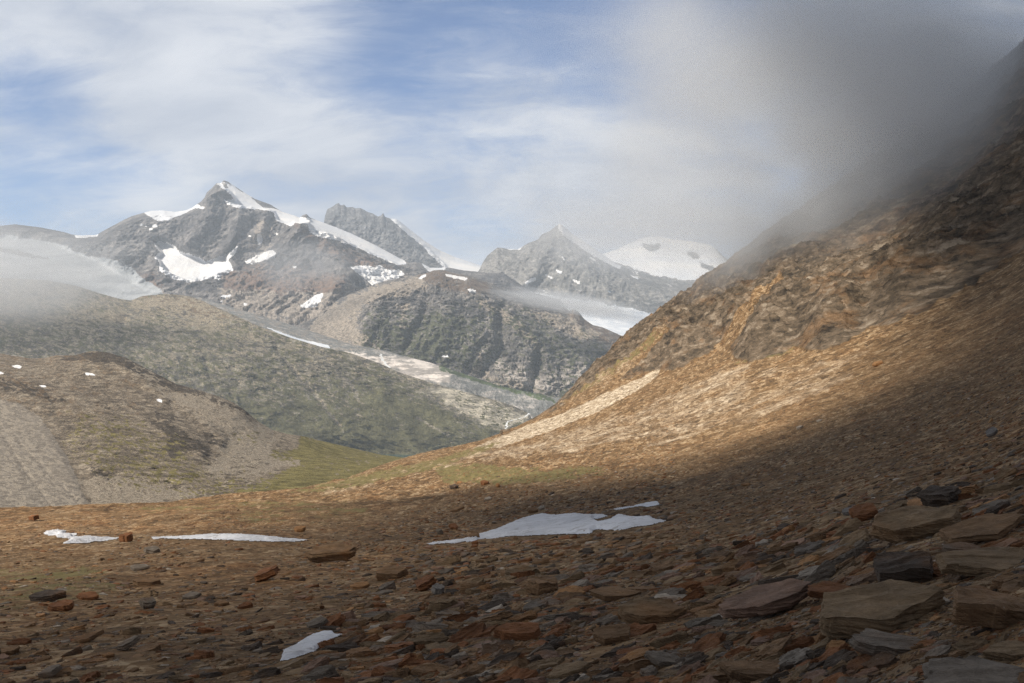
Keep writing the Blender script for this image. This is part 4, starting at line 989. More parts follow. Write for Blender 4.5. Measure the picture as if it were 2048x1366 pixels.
def outline(n, k, rnd, jag=.05, elong=.62):
    """angular outline of n points through k corners"""
    an = np.sort((np.arange(k) + rnd.uniform(-.33, .33, k)) * 2 * math.pi / k)
    c = np.stack([np.cos(an), np.sin(an) * elong], 1) * rnd.uniform(.82, 1.08, (k, 1))
    c = np.concatenate([c, c[:1]]); seg = np.hypot(*np.diff(c, axis=0).T); cum = np.concatenate([[0], np.cumsum(seg)])
    t = np.linspace(0, cum[-1], n, endpoint=False)
    p = np.stack([np.interp(t, cum, c[:, 0]), np.interp(t, cum, c[:, 1])], 1)
    return p * (1 + rnd.uniform(-jag, jag, (n, 1)))

def ring_faces(nr, n, cap_top, cap_bot):
    f = []
    for i in range(nr - 1):
        for j in range(n):
            f.append((i * n + j, i * n + (j + 1) % n, (i + 1) * n + (j + 1) % n, (i + 1) * n + j))
    tri = [(cap_top, (j + 1) % n, j) for j in range(n)] + [(cap_bot, (nr - 1) * n + j, (nr - 1) * n + (j + 1) % n) for j in range(n)]
    return f, tri

def detailed_stone(seed, blocky=0.0):
    """broken slab in a unit box: upper face from the centre out, then the bedded broken edge, then the underside"""
    rnd = np.random.default_rng(seed); n = 84; k = rnd.integers(5, 8)
    base = outline(n, k, rnd, .006, .60 + .25 * blocky)
    # chipped corners and notches
    cum = np.linspace(0, 2 * math.pi, n, endpoint=False)
    for _ in range(rnd.integers(2, 5)):
        c, w, a = rnd.uniform(0, 2 * math.pi), rnd.uniform(.08, .3), rnd.uniform(.04, .14)
        dd_ = np.abs((cum - c + math.pi) % (2 * math.pi) - math.pi)
        base = base * (1 - a * (dd_ < w) * (1 - .3 * dd_ / w))[:, None]
    wedge = rnd.uniform(-.45, .45, 2)
    NE = 16
    rings = [(s_, 1.0, 0) for s_ in (.10, .24, .38, .52, .65, .77, .87, .94)] + [(1, 1 - 2 * (q + .35) / NE, 1) for q in range(NE)] + [(.8, -1.0, 2), (.45, -1.0, 2)]
    # edge profile: a few beds of unequal thickness standing out or weathered back
    cuts = np.sort(rnd.uniform(-1, 1, rnd.integers(2, 5))); offs = rnd.uniform(-.10, .05, len(cuts) + 1); offs[0] -= .10 * rnd.uniform(0, 1)
    V = []
    for q, (s_, z, kind) in enumerate(rings):
        x0, y0 = base[:, 0] * s_, base[:, 1] * s_
        if kind == 1:
            zz = z + .22 * gn(x0 * 1.5 + seed, y0 * 1.5, seed=3) + .08 * gn(x0 * 6, y0 * 6 + seed, seed=5)
            o_ = offs[np.searchsorted(cuts, zz)]
            f_ = 1 + o_ + .05 * gn(x0 * 4 + 3 * z, y0 * 4 + seed, seed=7) + .03 * gn(x0 * 13 + 5 * z, y0 * 13, seed=9) - .07 * z * z
            x0, y0 = x0 * f_, y0 * f_
        zt = z + (wedge[0] * x0 + wedge[1] * y0) * .6 + .22 * gn(x0 * 1.3 + seed, y0 * 1.3, seed=13)
        if kind == 0 or (kind == 1 and z > .8):
            step = gn(x0 * 1.1 + .4 * y0 + seed * 1.3, y0 * 3.0, seed=17)
            zt = zt + .20 * np.tanh(step * 9) * .5 + .10 * gn(x0 * 3, y0 * 7, seed=19) + .05 * gn(x0 * 12, y0 * 16, seed=21)
        V.append(np.stack([x0, y0, zt], 1))
    V = np.concatenate(V + [[[0, 0, V[0][:, 2].mean()]], [[0, 0, -1.0]]])
    nr = len(rings); f, t = ring_faces(nr, n, nr * n, nr * n + 1)
    return V, f, t

def simple_stone(seed):
    rnd = np.random.default_rng(seed); n = int(rnd.integers(6, 10))
    b = outline(n, max(4, n - 3), rnd, .10, rnd.uniform(.5, .85))
    w = rnd.uniform(-.45, .45, 2); V = []
    for s, z in ((rnd.uniform(.68, .85), 1.0), (1.0, rnd.uniform(.3, .75)), (rnd.uniform(.9, 1.0), rnd.uniform(-.5, 0)), (.75, -1.0)):
        q = b * s * (1 + rnd.uniform(-.07, .07, (n, 1)))
        V.append(np.concatenate([q, (z + q @ w + rnd.uniform(-.14, .14, n))[:, None]], 1))
    V = np.concatenate(V + [[[0, 0, V[0][:, 2].mean() + rnd.uniform(-.1, .2)]], [[0, 0, -1.0]]])
    f, t = ring_faces(4, n, 4 * n, 4 * n + 1)
    return V, f, t

def flat_faces(f, t):
    loops = np.concatenate([np.array(f).ravel(), np.array(t).ravel()]); sizes = np.concatenate([np.full(len(f), 4), np.full(len(t), 3)])
    return loops, sizes

def frame(x, y, tilt, yaw, roll, follow=.8):
    """axes of a stone lying on the ground at x, y: local x runs across the picture and rises by tilt"""
    e = max(.15, y * .01)
    gxs = (ground_z(x + e, y) - ground_z(x - e, y)) / (2 * e); gys = (ground_z(x, y + e) - ground_z(x, y - e)) / (2 * e)
    N = np.stack([-gxs * follow, -gys * follow, np.ones_like(gxs)], -1)
    return N

def place(V, W, Dp, Th, loc, N, yaw, tilt, roll):
    """scale, roll about the long axis, tilt across the picture, turn, lay onto normal N"""
    P = V * np.array([W / 2, Dp / 2 / .62, Th / 2])
    cr, sr = math.cos(roll), math.sin(roll); P = P @ np.array([[1, 0, 0], [0, cr, -sr], [0, sr, cr]]).T
    ct, st = math.cos(tilt), math.sin(tilt); P = P @ np.array([[ct, 0, -st], [0, 1, 0], [st, 0, ct]]).T
    cy, sy = math.cos(yaw), math.sin(yaw); P = P @ np.array([[cy, -sy, 0], [sy, cy, 0], [0, 0, 1]]).T
    z = N / np.linalg.norm(N); x = np.cross([0, 1, 0], z); x /= np.linalg.norm(x); y = np.cross(z, x)
    return P @ np.stack([x, y, z])

# named stones: left, top, right, bottom in picture pixels, tilt, tone, blocky, short name, label
HERO = [
    (1601, 1157, 1908, 1270, 9, 'olive-brown', 0, 'long flat slab', 'longest flat brown slab with a dark overhanging front edge', .34),
    (1724, 1100, 1876, 1178, 12, 'dark', .5, 'dark overhanging rock', 'dark overhanging rock directly above the longest flat slab', .8),
    (1744, 1001, 1925, 1080, 13, 'olive-brown', 0, 'sloping brown slab', 'thick sloping brown slab with a black gap beneath it', .36),
    (1881, 1165, 2110, 1265, -4, 'brown', .2, 'heavy block at the right edge', 'heavy layered brown block cut by the right picture edge', .55),
    (1815, 1183, 1903, 1220, -5, 'speckled', .6, 'white-speckled rock', 'lumpy rock speckled white and orange between two brown slabs', .8),
    (1838, 966, 1922, 1012, 10, 'dark', .8, 'dark angular boulder', 'dark angular boulder standing above the sloping brown slab', .9),
    (1700, 1008, 1758, 1042, 18, 'rust-brown', .4, 'rust boulder', 'rust-coloured boulder left of the sloping brown slab', .6),
    (1682, 1009, 1722, 1030, 12, 'blue-grey', 0, 'smooth grey plate', 'smooth blue-grey plate leaning beside the rust boulder', .3),
    (1230, 1196, 1374, 1248, 3, 'olive-brown', .2, 'fluted slab', 'thick fluted brown slab resting at the edge of the gravel path', .6),
    (1180, 1247, 1270, 1288, 6, 'brown', .1, 'slab under the fluted slab', 'layered brown slab with a black gap below the fluted slab', .5),
    (1435, 1311, 1594, 1362, -3, 'brown', 0, 'broad bottom slab', 'broad tan slab at the bottom edge right of centre', .3),
    (1685, 1260, 1863, 1315, -5, 'grey', .1, 'grey fibrous slab', 'grey fibrous slab with a white streak below the longest slab', .4),
    (1790, 1326, 2120, 1400, 6, 'grey', 0, 'pale corner slab', 'pale grey bedded slab filling the bottom right corner', .4),
    (1650, 1280, 1702, 1308, 8, 'orange', .4, 'small orange block', 'small orange-brown block under the end of the longest slab', .7),
    (1965, 1280, 2090, 1322, 6, 'olive-brown', .2, 'speckled edge slab', 'tan slab at the right edge above the pale corner slab', .45),
    (1432, 1157, 1640, 1238, 17, 'reddish', 0, 'reddish flat plate', 'very flat reddish plate slanting down to the gravel path', .12),
    (1595, 1164, 1728, 1198, -2, 'rust-brown', .1, 'rusty ledge', 'rusty broken ledge on top of the reddish flat plate', .5),
    (1888, 1080, 1978, 1114, -2, 'grey', .4, 'smooth grey lump', 'smooth grey rock below the right end of the sloping slab', .6),
    (1877, 1040, 2070, 1084, 14, 'brown', 0, 'rising thin slab', 'thin brown slab rising toward the right edge', .25),
    (1870, 1098, 2080, 1150, 3, 'olive-brown', .1, 'banded slab', 'banded olive slab with pale streaks at the right edge', .5),
    (1053, 1140, 1118, 1187, -3, 'brown', .8, 'square boulder', 'square brown boulder standing below the large snow patch', .8),
    (745, 1128, 816, 1158, 4, 'brown', .4, 'wedge boulder', 'wedge-shaped brown boulder right of the layered mound', .7),
    (825, 1143, 874, 1182, 26, 'rust-brown', .2, 'tilted rusty slab', 'steeply tilted rusty slab right of the wedge boulder', .4),
    (862, 1166, 890, 1188, -6, 'blue-grey', .8, 'small blue-grey block', 'small blue-grey block beside the tilted rusty slab', .9),
    (1178, 1172, 1284, 1200, 0, 'brown', .1, 'long layered stone', 'long layered brown stone above the fluted slab', .5),
    (1092, 1326, 1187, 1358, 16, 'olive-brown', 0, 'thin slanting slab', 'thin slanting slab at the bottom edge of the gravel path', .25),
    (1283, 1304, 1378, 1334, -8, 'grey', .1, 'streaked stone', 'streaked grey-brown stone near the bottom right of the path', .5),
    (985, 1244, 1090, 1282, 4, 'rust-brown', .3, 'rusty bank block', 'rusty shadowed block in the low bank beside the path', .8),
    (889, 1284, 918, 1312, 32, 'brown', .2, 'upright stone', 'upright brown stone leaning in the hollow below the bank', .5),
    (1280, 1330, 1317, 1358, 6, 'grey', .8, 'small grey boulder', 'small grey boulder below the streaked stone', .9),
    (238, 1062, 270, 1084, 5, 'rust-brown', .9, 'boulder on the swell', 'dark rusty boulder on the skyline of the swell between two snow patches', 1.1),
    (588, 1050, 611, 1064, 0, 'orange', .9, 'lone orange boulder', 'lone orange boulder above the right end of the long snow strip', 1.0),
    (58, 1027, 79, 1041, 12, 'rust-brown', .8, 'left skyline boulder', 'dark red boulder in the sun near the far left skyline', 1.0),
    (256, 1124, 303, 1141, 8, 'grey', 0, 'flat grey slab', 'flat grey slab below the dark swell on the left', .35),
    (260, 1150, 330, 1171, 5, 'brown', .1, 'low brown slab', 'low brown slab with a dark underside left of centre', .5),
    (502, 1127, 564, 1162, 22, 'rust-brown', .1, 'tilted rust slab', 'tilted rust-brown slab propped up below the long snow strip', .4),
    (96, 1197, 152, 1223, 4, 'rust-brown', .5, 'reddish block', 'reddish-brown block in the shade at the lower left', .7),
    (60, 1176, 131, 1204, 6, 'dark', .3, 'dark ledge stone', 'dark ledge stone just above the reddish block', .6),
    (153, 1182, 200, 1200, 4, 'rust-brown', .2, 'small rusty wedge', 'small rusty wedge right of the dark ledge stone', .5),
    (278, 1193, 312, 1217, -4, 'grey', .9, 'grey rounded stone', 'rounded grey stone in the lower left scree', 1.0),
    (364, 1182, 402, 1198, 10, 'grey', 0, 'grey kite-shaped plate', 'grey kite-shaped plate on the brown ground left of centre', .25),
    (425, 1198, 460, 1212, 2, 'brown', .4, 'little brown wedge', 'little brown wedge right of the grey kite-shaped plate', .6),
    (232, 1272, 279, 1302, 24, 'grey', 0, 'slanted grey slab', 'slanted pale grey slab in the lower left corner area', .25),
    (72, 1330, 123, 1359, 18, 'grey', 0, 'bottom left slab', 'grey slab by the bottom edge at the far left', .3),
    (613, 1235, 658, 1256, 18, 'grey', 0, 'grey plate above the snow', 'grey plate lying just above the nearest snow patch', .25),
    (606, 1088, 724, 1124, 6, 'brown', .2, 'layered mound', 'layered brown outcrop mound with a dark undercut left of centre', .8),
    (203, 1303, 231, 1316, 0, 'orange', .5, 'little orange stone', 'little orange stone below the slanted grey slab', .7),
    (288, 1089, 320, 1107, -4, 'grey', .3, 'cracked grey stone', 'cracked grey stone just below the boulder on the swell', .6),
    (896, 967, 919, 978, -2, 'dark', .9, 'dark hump', 'dark hump-shaped boulder on the edge of the sunlit ground', 1.0),
    (961, 959, 978, 970, 0, 'rust-brown', .9, 'far red boulder', 'round red-brown boulder on the green strip in the sun', 1.1),
    (913, 960, 926, 967, 0, 'orange', .5, 'far orange stone', 'flat orange stone left of the round red-brown boulder', .6),
    (990, 965, 1000, 974, 0, 'orange', .9, 'tan far stone', 'small tan upright stone right of the round red-brown boulder', 1.2),
    (968, 992, 984, 1001, 6, 'pale', .3, 'pale square plate', 'pale square plate in the sun above the large snow patch', .5),
    (900, 1013, 930, 1024, 14, 'brown', 0, 'long brown plate', 'long brown plate between the sunlit ground and the large snow patch', .4),
    (936, 1062, 961, 1079, 0, 'brown', .7, 'boulder on the snow', 'brown boulder at the upper edge of the large snow patch', .8),
    (943, 1079, 957, 1090, 0, 'rust-brown', .9, 'red stone under the snow', 'small red stone against the lower edge of the large snow patch', 1.0),
    (896, 1046, 918, 1059, 0, 'rust-brown', .5, 'rusty plate near the snow tip', 'rusty plate above the left tip of the large snow patch', .6),
    (872, 1052, 886, 1069, 20, 'grey', .4, 'oval grey stone', 'oval grey stone above the left tip of the large snow patch', .8),
    (1076, 1010, 1090, 1020, 18, 'pale', .2, 'cream stone', 'cream-coloured stone just above the large snow patch', .5),
    (1052, 1013, 1078, 1026, -8, 'brown', .3, 'brown stone beside the cream stone', 'brown stone left of the cream-coloured stone', .6),
    (1118, 1055, 1132, 1061, 0, 'dark', .2, 'dark stone on the snow', 'dark flat stone lying on the large snow patch', .6),
    (1166, 1060, 1178, 1066, 0, 'brown', .5, 'brown stone on the snow', 'brown stone lying near the lower edge of the large snow patch', .8),
    (1742, 720, 1768, 732, 14, 'orange', .3, 'orange scree rock', 'orange rock lying alone high on the right scree slope', .7),
    (1592, 847, 1608, 859, 22, 'pale', .1, 'white scree plate', 'white plate on the sunlit scree slope right of centre', .3),
    (1632, 837, 1645, 844, 12, 'pale', .2, 'second white scree plate', 'smaller white plate right of the white plate on the scree', .4),
    (1972, 854, 1996, 873, 30, 'blue-grey', .2, 'blue-grey scree slab', 'blue-grey slab standing in the scree near the right edge', .4),
    (1482, 964, 1502, 972, 4, 'orange', .3, 'orange stone in the shade edge', 'orange stone at the shade edge right of the large snow patch', .6),
    (150, 1262, 210, 1284, 12, 'brown', .1, 'lower left brown slab', 'brown slab above and left of the slanted grey slab', .4),
    (0, 1290, 44, 1310, 8, 'brown', .3, 'left edge stone', 'brown stone at the left picture edge near the bottom', .5),
    (700, 1160, 742, 1178, 6, 'orange', .2, 'ochre stone under the mound', 'ochre stone below the layered outcrop mound', .4),
]
rocks = []          # (screen size, builder args)
taken = []
for q, (x0, y0, x1, y1, tilt, tone, blocky, short, label, tf) in enumerate(HERO):
    w, h = x1 - x0, y1 - y0; pxc = (x0 + x1) / 2
    d = hit(pxc, min(y1, 1500))[0]
    if np.isnan(d): continue
    W = w * d / F / (math.cos(R(tilt)) * .97); Hh = h * d / F
    Th = Hh * (.42 + .45 * tf) * .72; Dp = min(W * .8, max(W * .45, Hh * 1.4)) if blocky < .6 else W * .8
    yc = d + Dp * .33; xc = (pxc - CX) / F * yc
    V, f, t = detailed_stone(1000 + q * 7, blocky)
    N = np.array([0.0, .0, 1.0]); gxs = float((ground_z(np.array([xc + .2]), np.array([yc])) - ground_z(np.array([xc - .2]), np.array([yc])))[0] / .4)
    N = np.array([0, -.10, 1.0])
    P = place(V, W, Dp, Th, None, N, R(random.uniform(-7, 7)), R(tilt), R(random.uniform(4, 11)) * (blocky < .6))
    bot = (CY - y1) / F * d
    zc = bot - P[:, 2].min() * .74
    o = mesh_obj('rock_slab' if blocky < .5 else 'boulder', P, flat_faces(f, t), M['stone'], False,
                 {'tone': np.tile([*TONES[tone], 1.0 if tone == 'speckled' else 0.0], (len(P), 1))})
    o.location = (xc, yc, zc)
    tag(o, label, 'rock', 'stones lying on the near slope', 'thing')
    taken.append((pxc, (y0 + y1) / 2, w, h, short))
n_named = len(taken)

# all the other stones: positions spread over what the slope shows, sizes by a power law
NST = 95000
rs = np.random.default_rng(5)
px = rs.uniform(-160, 2210, NST); py = rs.uniform(560, 1440, NST) ** 1.0
top = np.interp(px, [-160, 0, 330, 600, 760, 900, 1000, 1120, 1300, 1420, 1600, 1850, 2048, 2210], [1035, 1030, 995, 985, 955, 930, 905, 880, 800, 760, 730, 640, 530, 430])
py = top + (1440 - top) * rs.uniform(0, 1, NST) ** .85
dd = hit(px, py)
dens = .42 + .58 * sstep(620, 1000, px + .35 * (py - 1000)) + .9 * fbm(px / 90, py / 45, octs=4, seed=301)
dens = dens * (1 - .75 * sstep(1, 0, segdist(px, py, [(1100, 1366), (1230, 1290), (1420, 1235), (1560, 1140), (1640, 1110)]) / 34))   # the gravel path
dens = dens * (1 - .8 * pmask(px, py, [(560, 1000), (900, 960), (900, 1000), (760, 1060), (600, 1060)], 60, 10, 30, 302))
ok = ~np.isnan(dd) & (rs.uniform(0, 1, NST) < dens)
for pl, lb in SNOW:
    ok &= ~inpoly(px, py + 1, pl)
    # nothing may stick up in front of the snow
    ok &= ~inpoly(px, py - 5, pl)
px, py, dd = px[ok], py[ok], dd[ok]; n = len(px)
left = sstep(900, 500, px)
s_px = (6.4 - 2.2 * left) * rs.uniform(.0008, 1, n) ** (-1 / 1.6)
capm = np.where(px > 1350, .16 + .34 * sstep(14, 6, dd), .26 + .16 * rs.uniform(0, 1, n)) * (1 - .35 * left)
capm = np.where(rs.uniform(0, 1, n) < .02, capm * 1.9, capm)
Wm = np.minimum(s_px * dd / F, capm)
Wm = np.minimum(Wm, 95 * dd / F)
s_px = Wm * F / dd
for a, b, w, h, _s in taken:
    s_px = np.where((np.abs(px - a) < w * .45) & (py > b - h * .3) & (py < b + h * .75) & (s_px > w * .25), 0, s_px)
order = np.argsort(-s_px); px, py, dd, Wm, s_px = [v[order] for v in (px, py, dd, Wm, s_px)]
keep = s_px > 2; px, py, dd, Wm, s_px = [v[keep] for v in (px, py, dd, Wm, s_px)]; n = len(px)
names = list(TONES); pw = {'brown': .27, 'olive-brown': .20, 'dark': .13, 'grey': .12, 'rust-brown': .16, 'orange': .04, 'pale': .025, 'reddish': .06}
tn = rs.choice(list(pw), n, p=np.array(list(pw.values())) / sum(pw.values()))
yawv = rs.normal(0, .45, n); tiltv = R(5) + rs.normal(0, R(9), n); rollv = R(7) + rs.normal(0, R(11), n); thv = rs.uniform(.11, .36, n); elv = rs.uniform(.55, 1.0, n)
xw = (px - CX) / F * dd
e = np.maximum(.12, dd * .012)
gxs = (ground_z(xw + e, dd) - ground_z(xw - e, dd)) / (2 * e); gys = (ground_z(xw, dd + e) - ground_z(xw, dd - e)) / (2 * e)
zw = ground_z(xw, dd)
NV = np.stack([-np.clip(gxs, -1, 1) * .85, -np.clip(gys, -.6, .6) * .85, np.ones(n)], 1)
shapes = [simple_stone(s) for s in range(40)]
mids = [detailed_stone(500 + s, .2 * (s % 4)) for s in range(14)]
N_IND = 300 - n_named
short_words = {'brown': 'brown', 'olive-brown': 'olive-brown', 'dark': 'dark', 'grey': 'grey', 'rust-brown': 'rust-brown', 'orange': 'orange', 'pale': 'pale', 'reddish': 'reddish'}
TK = np.array([(a, b) for a, b, *_ in taken])
seen = {}
def where(x, y):
    dist = np.hypot((TK[:, 0] - x), (TK[:, 1] - y) * 1.6); k = int(dist.argmin()); dx, dy = x - TK[k, 0], y - TK[k, 1]
    rel = ('right of' if dx > 0 else 'left of') if abs(dx) > abs(dy) * 1.5 else ('below' if dy > 0 else 'above')
    near = 'just ' if dist[k] < 60 else ('' if dist[k] < 130 else 'well ')
    return f'{near}{rel} the {taken[k][4]}'
acc_v, acc_l, acc_s, acc_t, off = [], [], [], [], 0
for i in range(n):
    ind = i < N_IND
    V, f, t = mids[i % 14] if (ind or s_px[i] > 34) else shapes[rs.integers(0, 40)]
    th = Wm[i] * thv[i]
    P = place(V, Wm[i], Wm[i] * elv[i] * .62, th, None, NV[i], yawv[i], tiltv[i], rollv[i])
    sink = th * rs.uniform(-.42, .10)
    tc = np.array(TONES[tn[i]]) * rs.uniform(.7, 1.25)
    if ind:
        o = mesh_obj('stone', P, flat_faces(f, t), M['stone'], False, {'tone': np.tile([*tc, 0], (len(P), 1))})
        o.location = (xw[i], dd[i], zw[i] + sink)
        size = 'big' if s_px[i] > 75 else ('medium' if s_px[i] > 52 else 'small')
        shp = 'flat' if thv[i] < .22 else ('thick' if thv[i] > .36 else 'slaty')
        lb = f'{size} {shp} {short_words[tn[i]]} stone {where(px[i], py[i])}'
        base_lb = lb
        for extra in ('', 'second'):
            lb = base_lb.replace(' stone ', f' {extra} stone ', 1) if extra in ('broader',) else (f'{extra} {base_lb}' if extra else base_lb)
            if lb not in seen: break
        if lb != base_lb and not lb.startswith('broad'):      # name the twin by where it lies against the first one
            fx, fy = seen[base_lb]; dx_, dy_ = px[i] - fx, py[i] - fy
            side = ('right-hand' if dx_ > 0 else 'left-hand') if abs(dx_) > abs(dy_) * 1.5 else ('lower' if dy_ > 0 else 'upper')
            for sd_ in (side, 'farther ' + side, 'farthest ' + side, 'outermost ' + side):
                lb = f'{sd_} {base_lb}'
                if lb not in seen: break
        seen[lb] = (px[i], py[i])
        tag(o, lb, 'rock', 'stones lying on the near slope', 'thing')
    else:
        acc_v.append(P + np.array([xw[i], dd[i], zw[i] + sink])); l, s = flat_faces(f, t)
        acc_l.append(l + off); acc_s.append(s); off += len(P)
        acc_t.append(np.tile([*tc, 0], (len(P), 1)))
# stones on the ground just outside the picture
ne = 42000; ey = rs.uniform(-2.1, 6.2, ne) ** 2 * np.sign(rs.uniform(-.15, 1, ne)); ex = rs.uniform(-1, 1, ne) * (5 + .95 * np.abs(ey)); ez, ein = slope_z(ex, ey)
for i in np.nonzero(ein < 0)[0]:
    V, f, t = shapes[rs.integers(0, 40)]; w_ = min(.55, (.05 + .004 * abs(ey[i])) * rs.uniform(.005, 1) ** (-.6)); th = w_ * rs.uniform(.12, .36)
    P = place(V, w_, w_ * .5, th, None, np.array([-.28, .14, 1.0]), rs.normal(0, .45), rs.normal(.08, .16), rs.normal(.1, .16))
    tc = np.array(TONES[rs.choice(['brown', 'olive-brown', 'dark', 'grey', 'rust-brown'])]) * rs.uniform(.7, 1.2)
    acc_v.append(P + np.array([ex[i], ey[i], ez[i]])); l, sz = flat_faces(f, t); acc_l.append(l + off); acc_s.append(sz); off += len(P); acc_t.append(np.tile([*tc, 0], (len(P), 1)))
o = mesh_obj('scree', np.concatenate(acc_v), (np.concatenate(acc_l), np.concatenate(acc_s)), M['stone'], False, {'tone': np.concatenate(acc_t)})
tag(o, 'countless smaller slate fragments covering the near slope', kind='stuff')
print('stones', n, 'individual cut', s_px[N_IND])
# @@ENDROCKS

# @@AIR
# ------------------------------------------------------------------ unseen shading cloud, haze and mist
def cloud_shade(poly_px, H, name, label, seed):  # unseen cloud; outline traced back toward the sun from the shade edge
    pts = []
    for x, y in poly_px:
        if isinstance(y, tuple):                    # already a world point (x, (y, z))
            w = np.array([x, y[0], y[1]], float)
        else:
            d = hit(x, y)[0]
            if np.isnan(d): continue
            w = np.array([(x - CX) / F * d, d, (CY - y) / F * d])
        pts.append((w + SUN * (H - w[2]) / SUN[2])[:2])
    xs = [p[0] for p in pts]; ys = [p[1] for p in pts]; c0 = (SUN * H / SUN[2])[:2]
    step = 5.0
    gx = np.arange(min(xs) - 30, max(xs) + 30, step); gy = np.arange(min(ys) - 30, max(ys) + 30, step)
    GX, GY = np.meshgrid(gx, gy)
    wx = GX + 9 * fbm(GX / 45, GY / 45, octs=4, seed=seed); wy = GY + 9 * fbm(GX / 45 + 30, GY / 45, octs=4, seed=seed + 1)
    sd = segdist(wx, wy, pts + [pts[0]]); sd = np.where(inpoly(wx, wy, pts), sd, -sd)
    rag = np.where(np.hypot(GX - c0[0], GY - c0[1]) < 190, 5, 50)
    keep = (sd > 0) & (sd + rag * fbm(GX / 38, GY / 38, octs=4, seed=seed + 7, gain=.6) > 1)
    keep |= sd > 70
    th = np.sqrt(np.clip(sd, 0, 60) / 60) * (28 + 18 * fbm(GX / 60, GY / 60, octs=5, seed=seed + 2))
    top = np.stack([GX, GY, H + 6 + np.maximum(th, 0) * 1.0 + 1], -1).reshape(-1, 3)
    bot = np.stack([GX, GY, H - 1 - np.maximum(th, 0) * .35], -1).reshape(-1, 3)
    Fc = gridfaces(*GX.shape); kf = keep.ravel()[Fc].all(axis=1); Fc = Fc[kf]
    n = len(top)
    e = np.concatenate([Fc[:, [0, 1]], Fc[:, [1, 2]], Fc[:, [2, 3]], Fc[:, [3, 0]]])
    key = np.sort(e, axis=1); uq, idx, cnt = np.unique(key, axis=0, return_index=True, return_counts=True)
    b = e[idx[cnt == 1]]
    side = np.stack([b[:, 0], b[:, 1], b[:, 1] + n, b[:, 0] + n], -1)
    allf = np.concatenate([Fc, Fc[:, ::-1] + n, side[:, ::-1]])
    V = np.concatenate([top, bot]); used, inv = np.unique(allf, return_inverse=True)
    o = mesh_obj(name, V[used], inv.reshape(allf.shape), M['cloud'], True)
    return tag(o, label, kind='stuff')
m, T = new_mat('cloud_white'); Pn = T.n('ShaderNodeTexCoord').outputs['Object']
b1 = T.n('ShaderNodeBsdfDiffuse'); b1.inputs[0].default_value = (.9, .9, .92, 1)
o_ = T.n('ShaderNodeOutputMaterial'); T.t.links.new(b1.outputs[0], o_.inputs[0]); M['cloud'] = m
dark_edge = [(-400, 1330), (-100, 1240), (60, 1190), (140, 1130), (190, 1104), (230, 1090), (420, 1084), (560, 1060), (600, 1022), (660, 1000), (760, 990), (880, 985), (980, 1000), (1060, 992), (1120, 976), (1220, 968), (1320, 960), (1420, 942), (1520, 915), (1600, 880), (1690, 830), (1770, 765), (1790, 700), (1765, 630), (1755, 575), (1760, 520), (1775, 460)]
cloud_shade(dark_edge + [(140, (620, 120)), (500, (620, 200)), (500, (250, 200)), (500, (-20, 100)), (300, (-260, 60)), (-260, (-260, -60)), (-200, (10, -40))], 1900, 'cloud', 'unseen cloud shaped to shade the near slope', 150)

HAZE = 5.4e-5
def vol_box(name, lo, hi, mat, label):
    x0, y0, z0 = lo; x1, y1, z1 = hi
    V = [(x0, y0, z0), (x1, y0, z0), (x1, y1, z0), (x0, y1, z0), (x0, y0, z1), (x1, y0, z1), (x1, y1, z1), (x0, y1, z1)]
    o = mesh_obj(name, V, np.array([(0, 3, 2, 1), (4, 5, 6, 7), (0, 1, 5, 4), (1, 2, 6, 5), (2, 3, 7, 6), (3, 0, 4, 7)]), mat, False)
    return tag(o, label, kind='stuff')
m, T = new_mat('haze_air')
v = T.n('ShaderNodeVolumePrincipled'); v.inputs['Color'].default_value = (.80, .89, 1, 1); v.inputs['Density'].default_value = HAZE; v.inputs['Anisotropy'].default_value = .2
o_ = T.n('ShaderNodeOutputMaterial'); T.t.links.new(v.outputs[0], o_.inputs['Volume'])
vol_box('haze', (-9500, -100, -521.5), (7500, 16500, 1530), m, 'thin blue mountain haze')

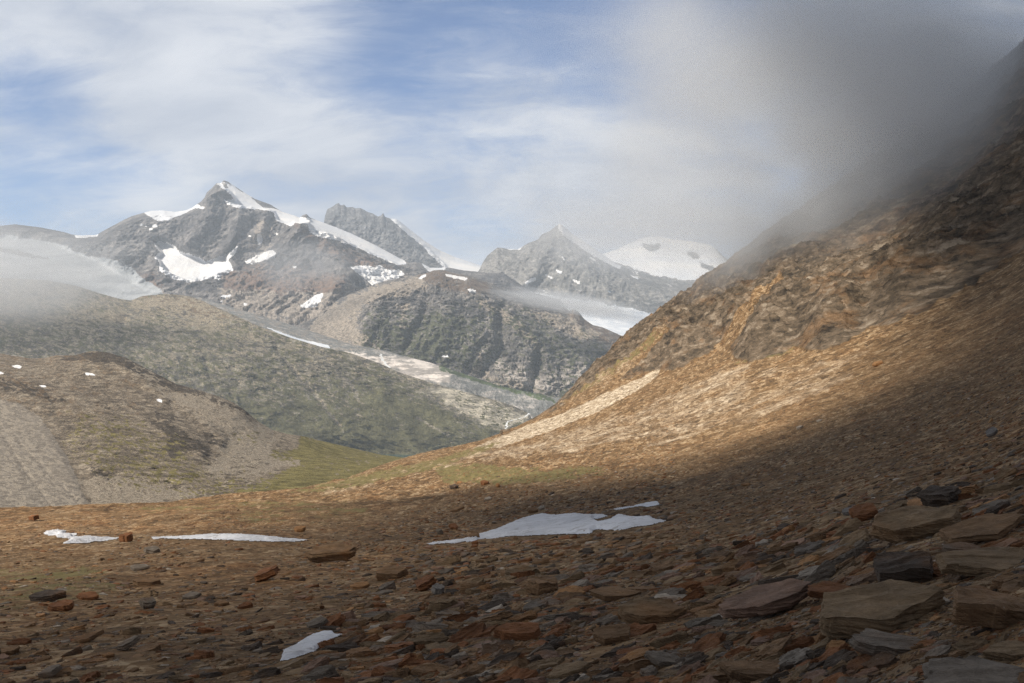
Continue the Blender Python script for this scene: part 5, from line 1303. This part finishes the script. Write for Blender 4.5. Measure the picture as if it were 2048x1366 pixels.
def mist(name, c, rad, density, label, scale, cut=(.38, .62), seed=0, color=(.92, .92, .93), fall=1.0, stretch=(1, 1, 1), tilt=0):
    # closed ellipsoid filled with uneven vapour; c = (px, py, depth), rad in metres
    cx_, cy_, cd = c; ctr = ((cx_ - CX) / F * cd, cd, (CY - cy_) / F * cd)
    nu, nv = 32, 16; V = []; Fq = []
    for i in range(nv + 1):
        for j in range(nu):
            a, b = math.pi * i / nv, 2 * math.pi * j / nu
            V.append((math.sin(a) * math.cos(b), math.sin(a) * math.sin(b), math.cos(a)))
    for i in range(nv):
        for j in range(nu):
            Fq.append((i * nu + j, (i + 1) * nu + j, (i + 1) * nu + (j + 1) % nu, i * nu + (j + 1) % nu))
    V = np.array(V)
    keepV = V.copy()
    me_o = mesh_obj(name, keepV, np.array(Fq), None, True)
    me_o.location = ctr; me_o.scale = rad; me_o.rotation_euler = (0, R(tilt), 0)
    m, T = new_mat(name + '_vapour')
    P = T.n('ShaderNodeTexCoord').outputs['Object']
    mp = T.n('ShaderNodeMapping'); T.put(mp.inputs[0], P); mp.inputs['Location'].default_value = (seed * 3.1, seed * 1.7, seed); mp.inputs['Scale'].default_value = stretch
    n = T.noise(mp.outputs[0], scale, 5, .55, .4)
    r = T.vm('LENGTH', P)
    shell = T.mr(r, 1.0, .35 * fall)
    dn = T.m('MULTIPLY', T.m('MULTIPLY', T.mr(T.m('ADD', n, T.m('MULTIPLY', shell, .22)), cut[0] + .11, cut[1] + .11), shell), density)
    v = T.n('ShaderNodeVolumePrincipled'); v.inputs['Color'].default_value = (*color, 1); T.put(v.inputs['Density'], dn); v.inputs['Anisotropy'].default_value = .3
    o_ = T.n('ShaderNodeOutputMaterial'); T.t.links.new(v.outputs[0], o_.inputs['Volume'])
    me_o.data.materials.append(m)
    return tag(me_o, label, kind='stuff')
mist('mist', (1730, 235, 390), (178, 130, 112), .044, 'grey mist bank hiding the top of the right slope', 2.0, seed=1, fall=.5, cut=(.39, .72), color=(.94, .955, .97))
mist('mist', (1980, 290, 290), (110, 90, 72), .0080, 'thin mist over the dark slope at the upper right', 1.5, seed=7, cut=(.36, .70), fall=.4, color=(.93, .945, .96))
mist('mist', (1610, 480, 400), (62, 80, 40), .036, 'wisp of mist drifting down over the outcrops on the right', 1.7, seed=9, cut=(.40, .66), fall=.4, color=(.93, .945, .96), tilt=-30)
mist('mist', (1260, 455, 8000), (1500, 900, 560), .0014, 'thin mist veil drawn over the grey pyramid peak', 1.6, seed=12, fall=.5, cut=(.36, .66))
mist('mist', (-80, 550, 4000), (1050, 420, 310), .0031, 'grey mist over the glacier at the far left', 1.5, seed=2)
mist('mist', (1140, 606, 5200), (560, 260, 75), .0065, 'flat low cloud bank in front of the middle glacier', 1.8, seed=3, tilt=9, cut=(.34, .55))
mist('mist', (600, 530, 5600), (420, 300, 210), .0018, 'faint mist veil on the face of the left mountain', 1.8, seed=4)
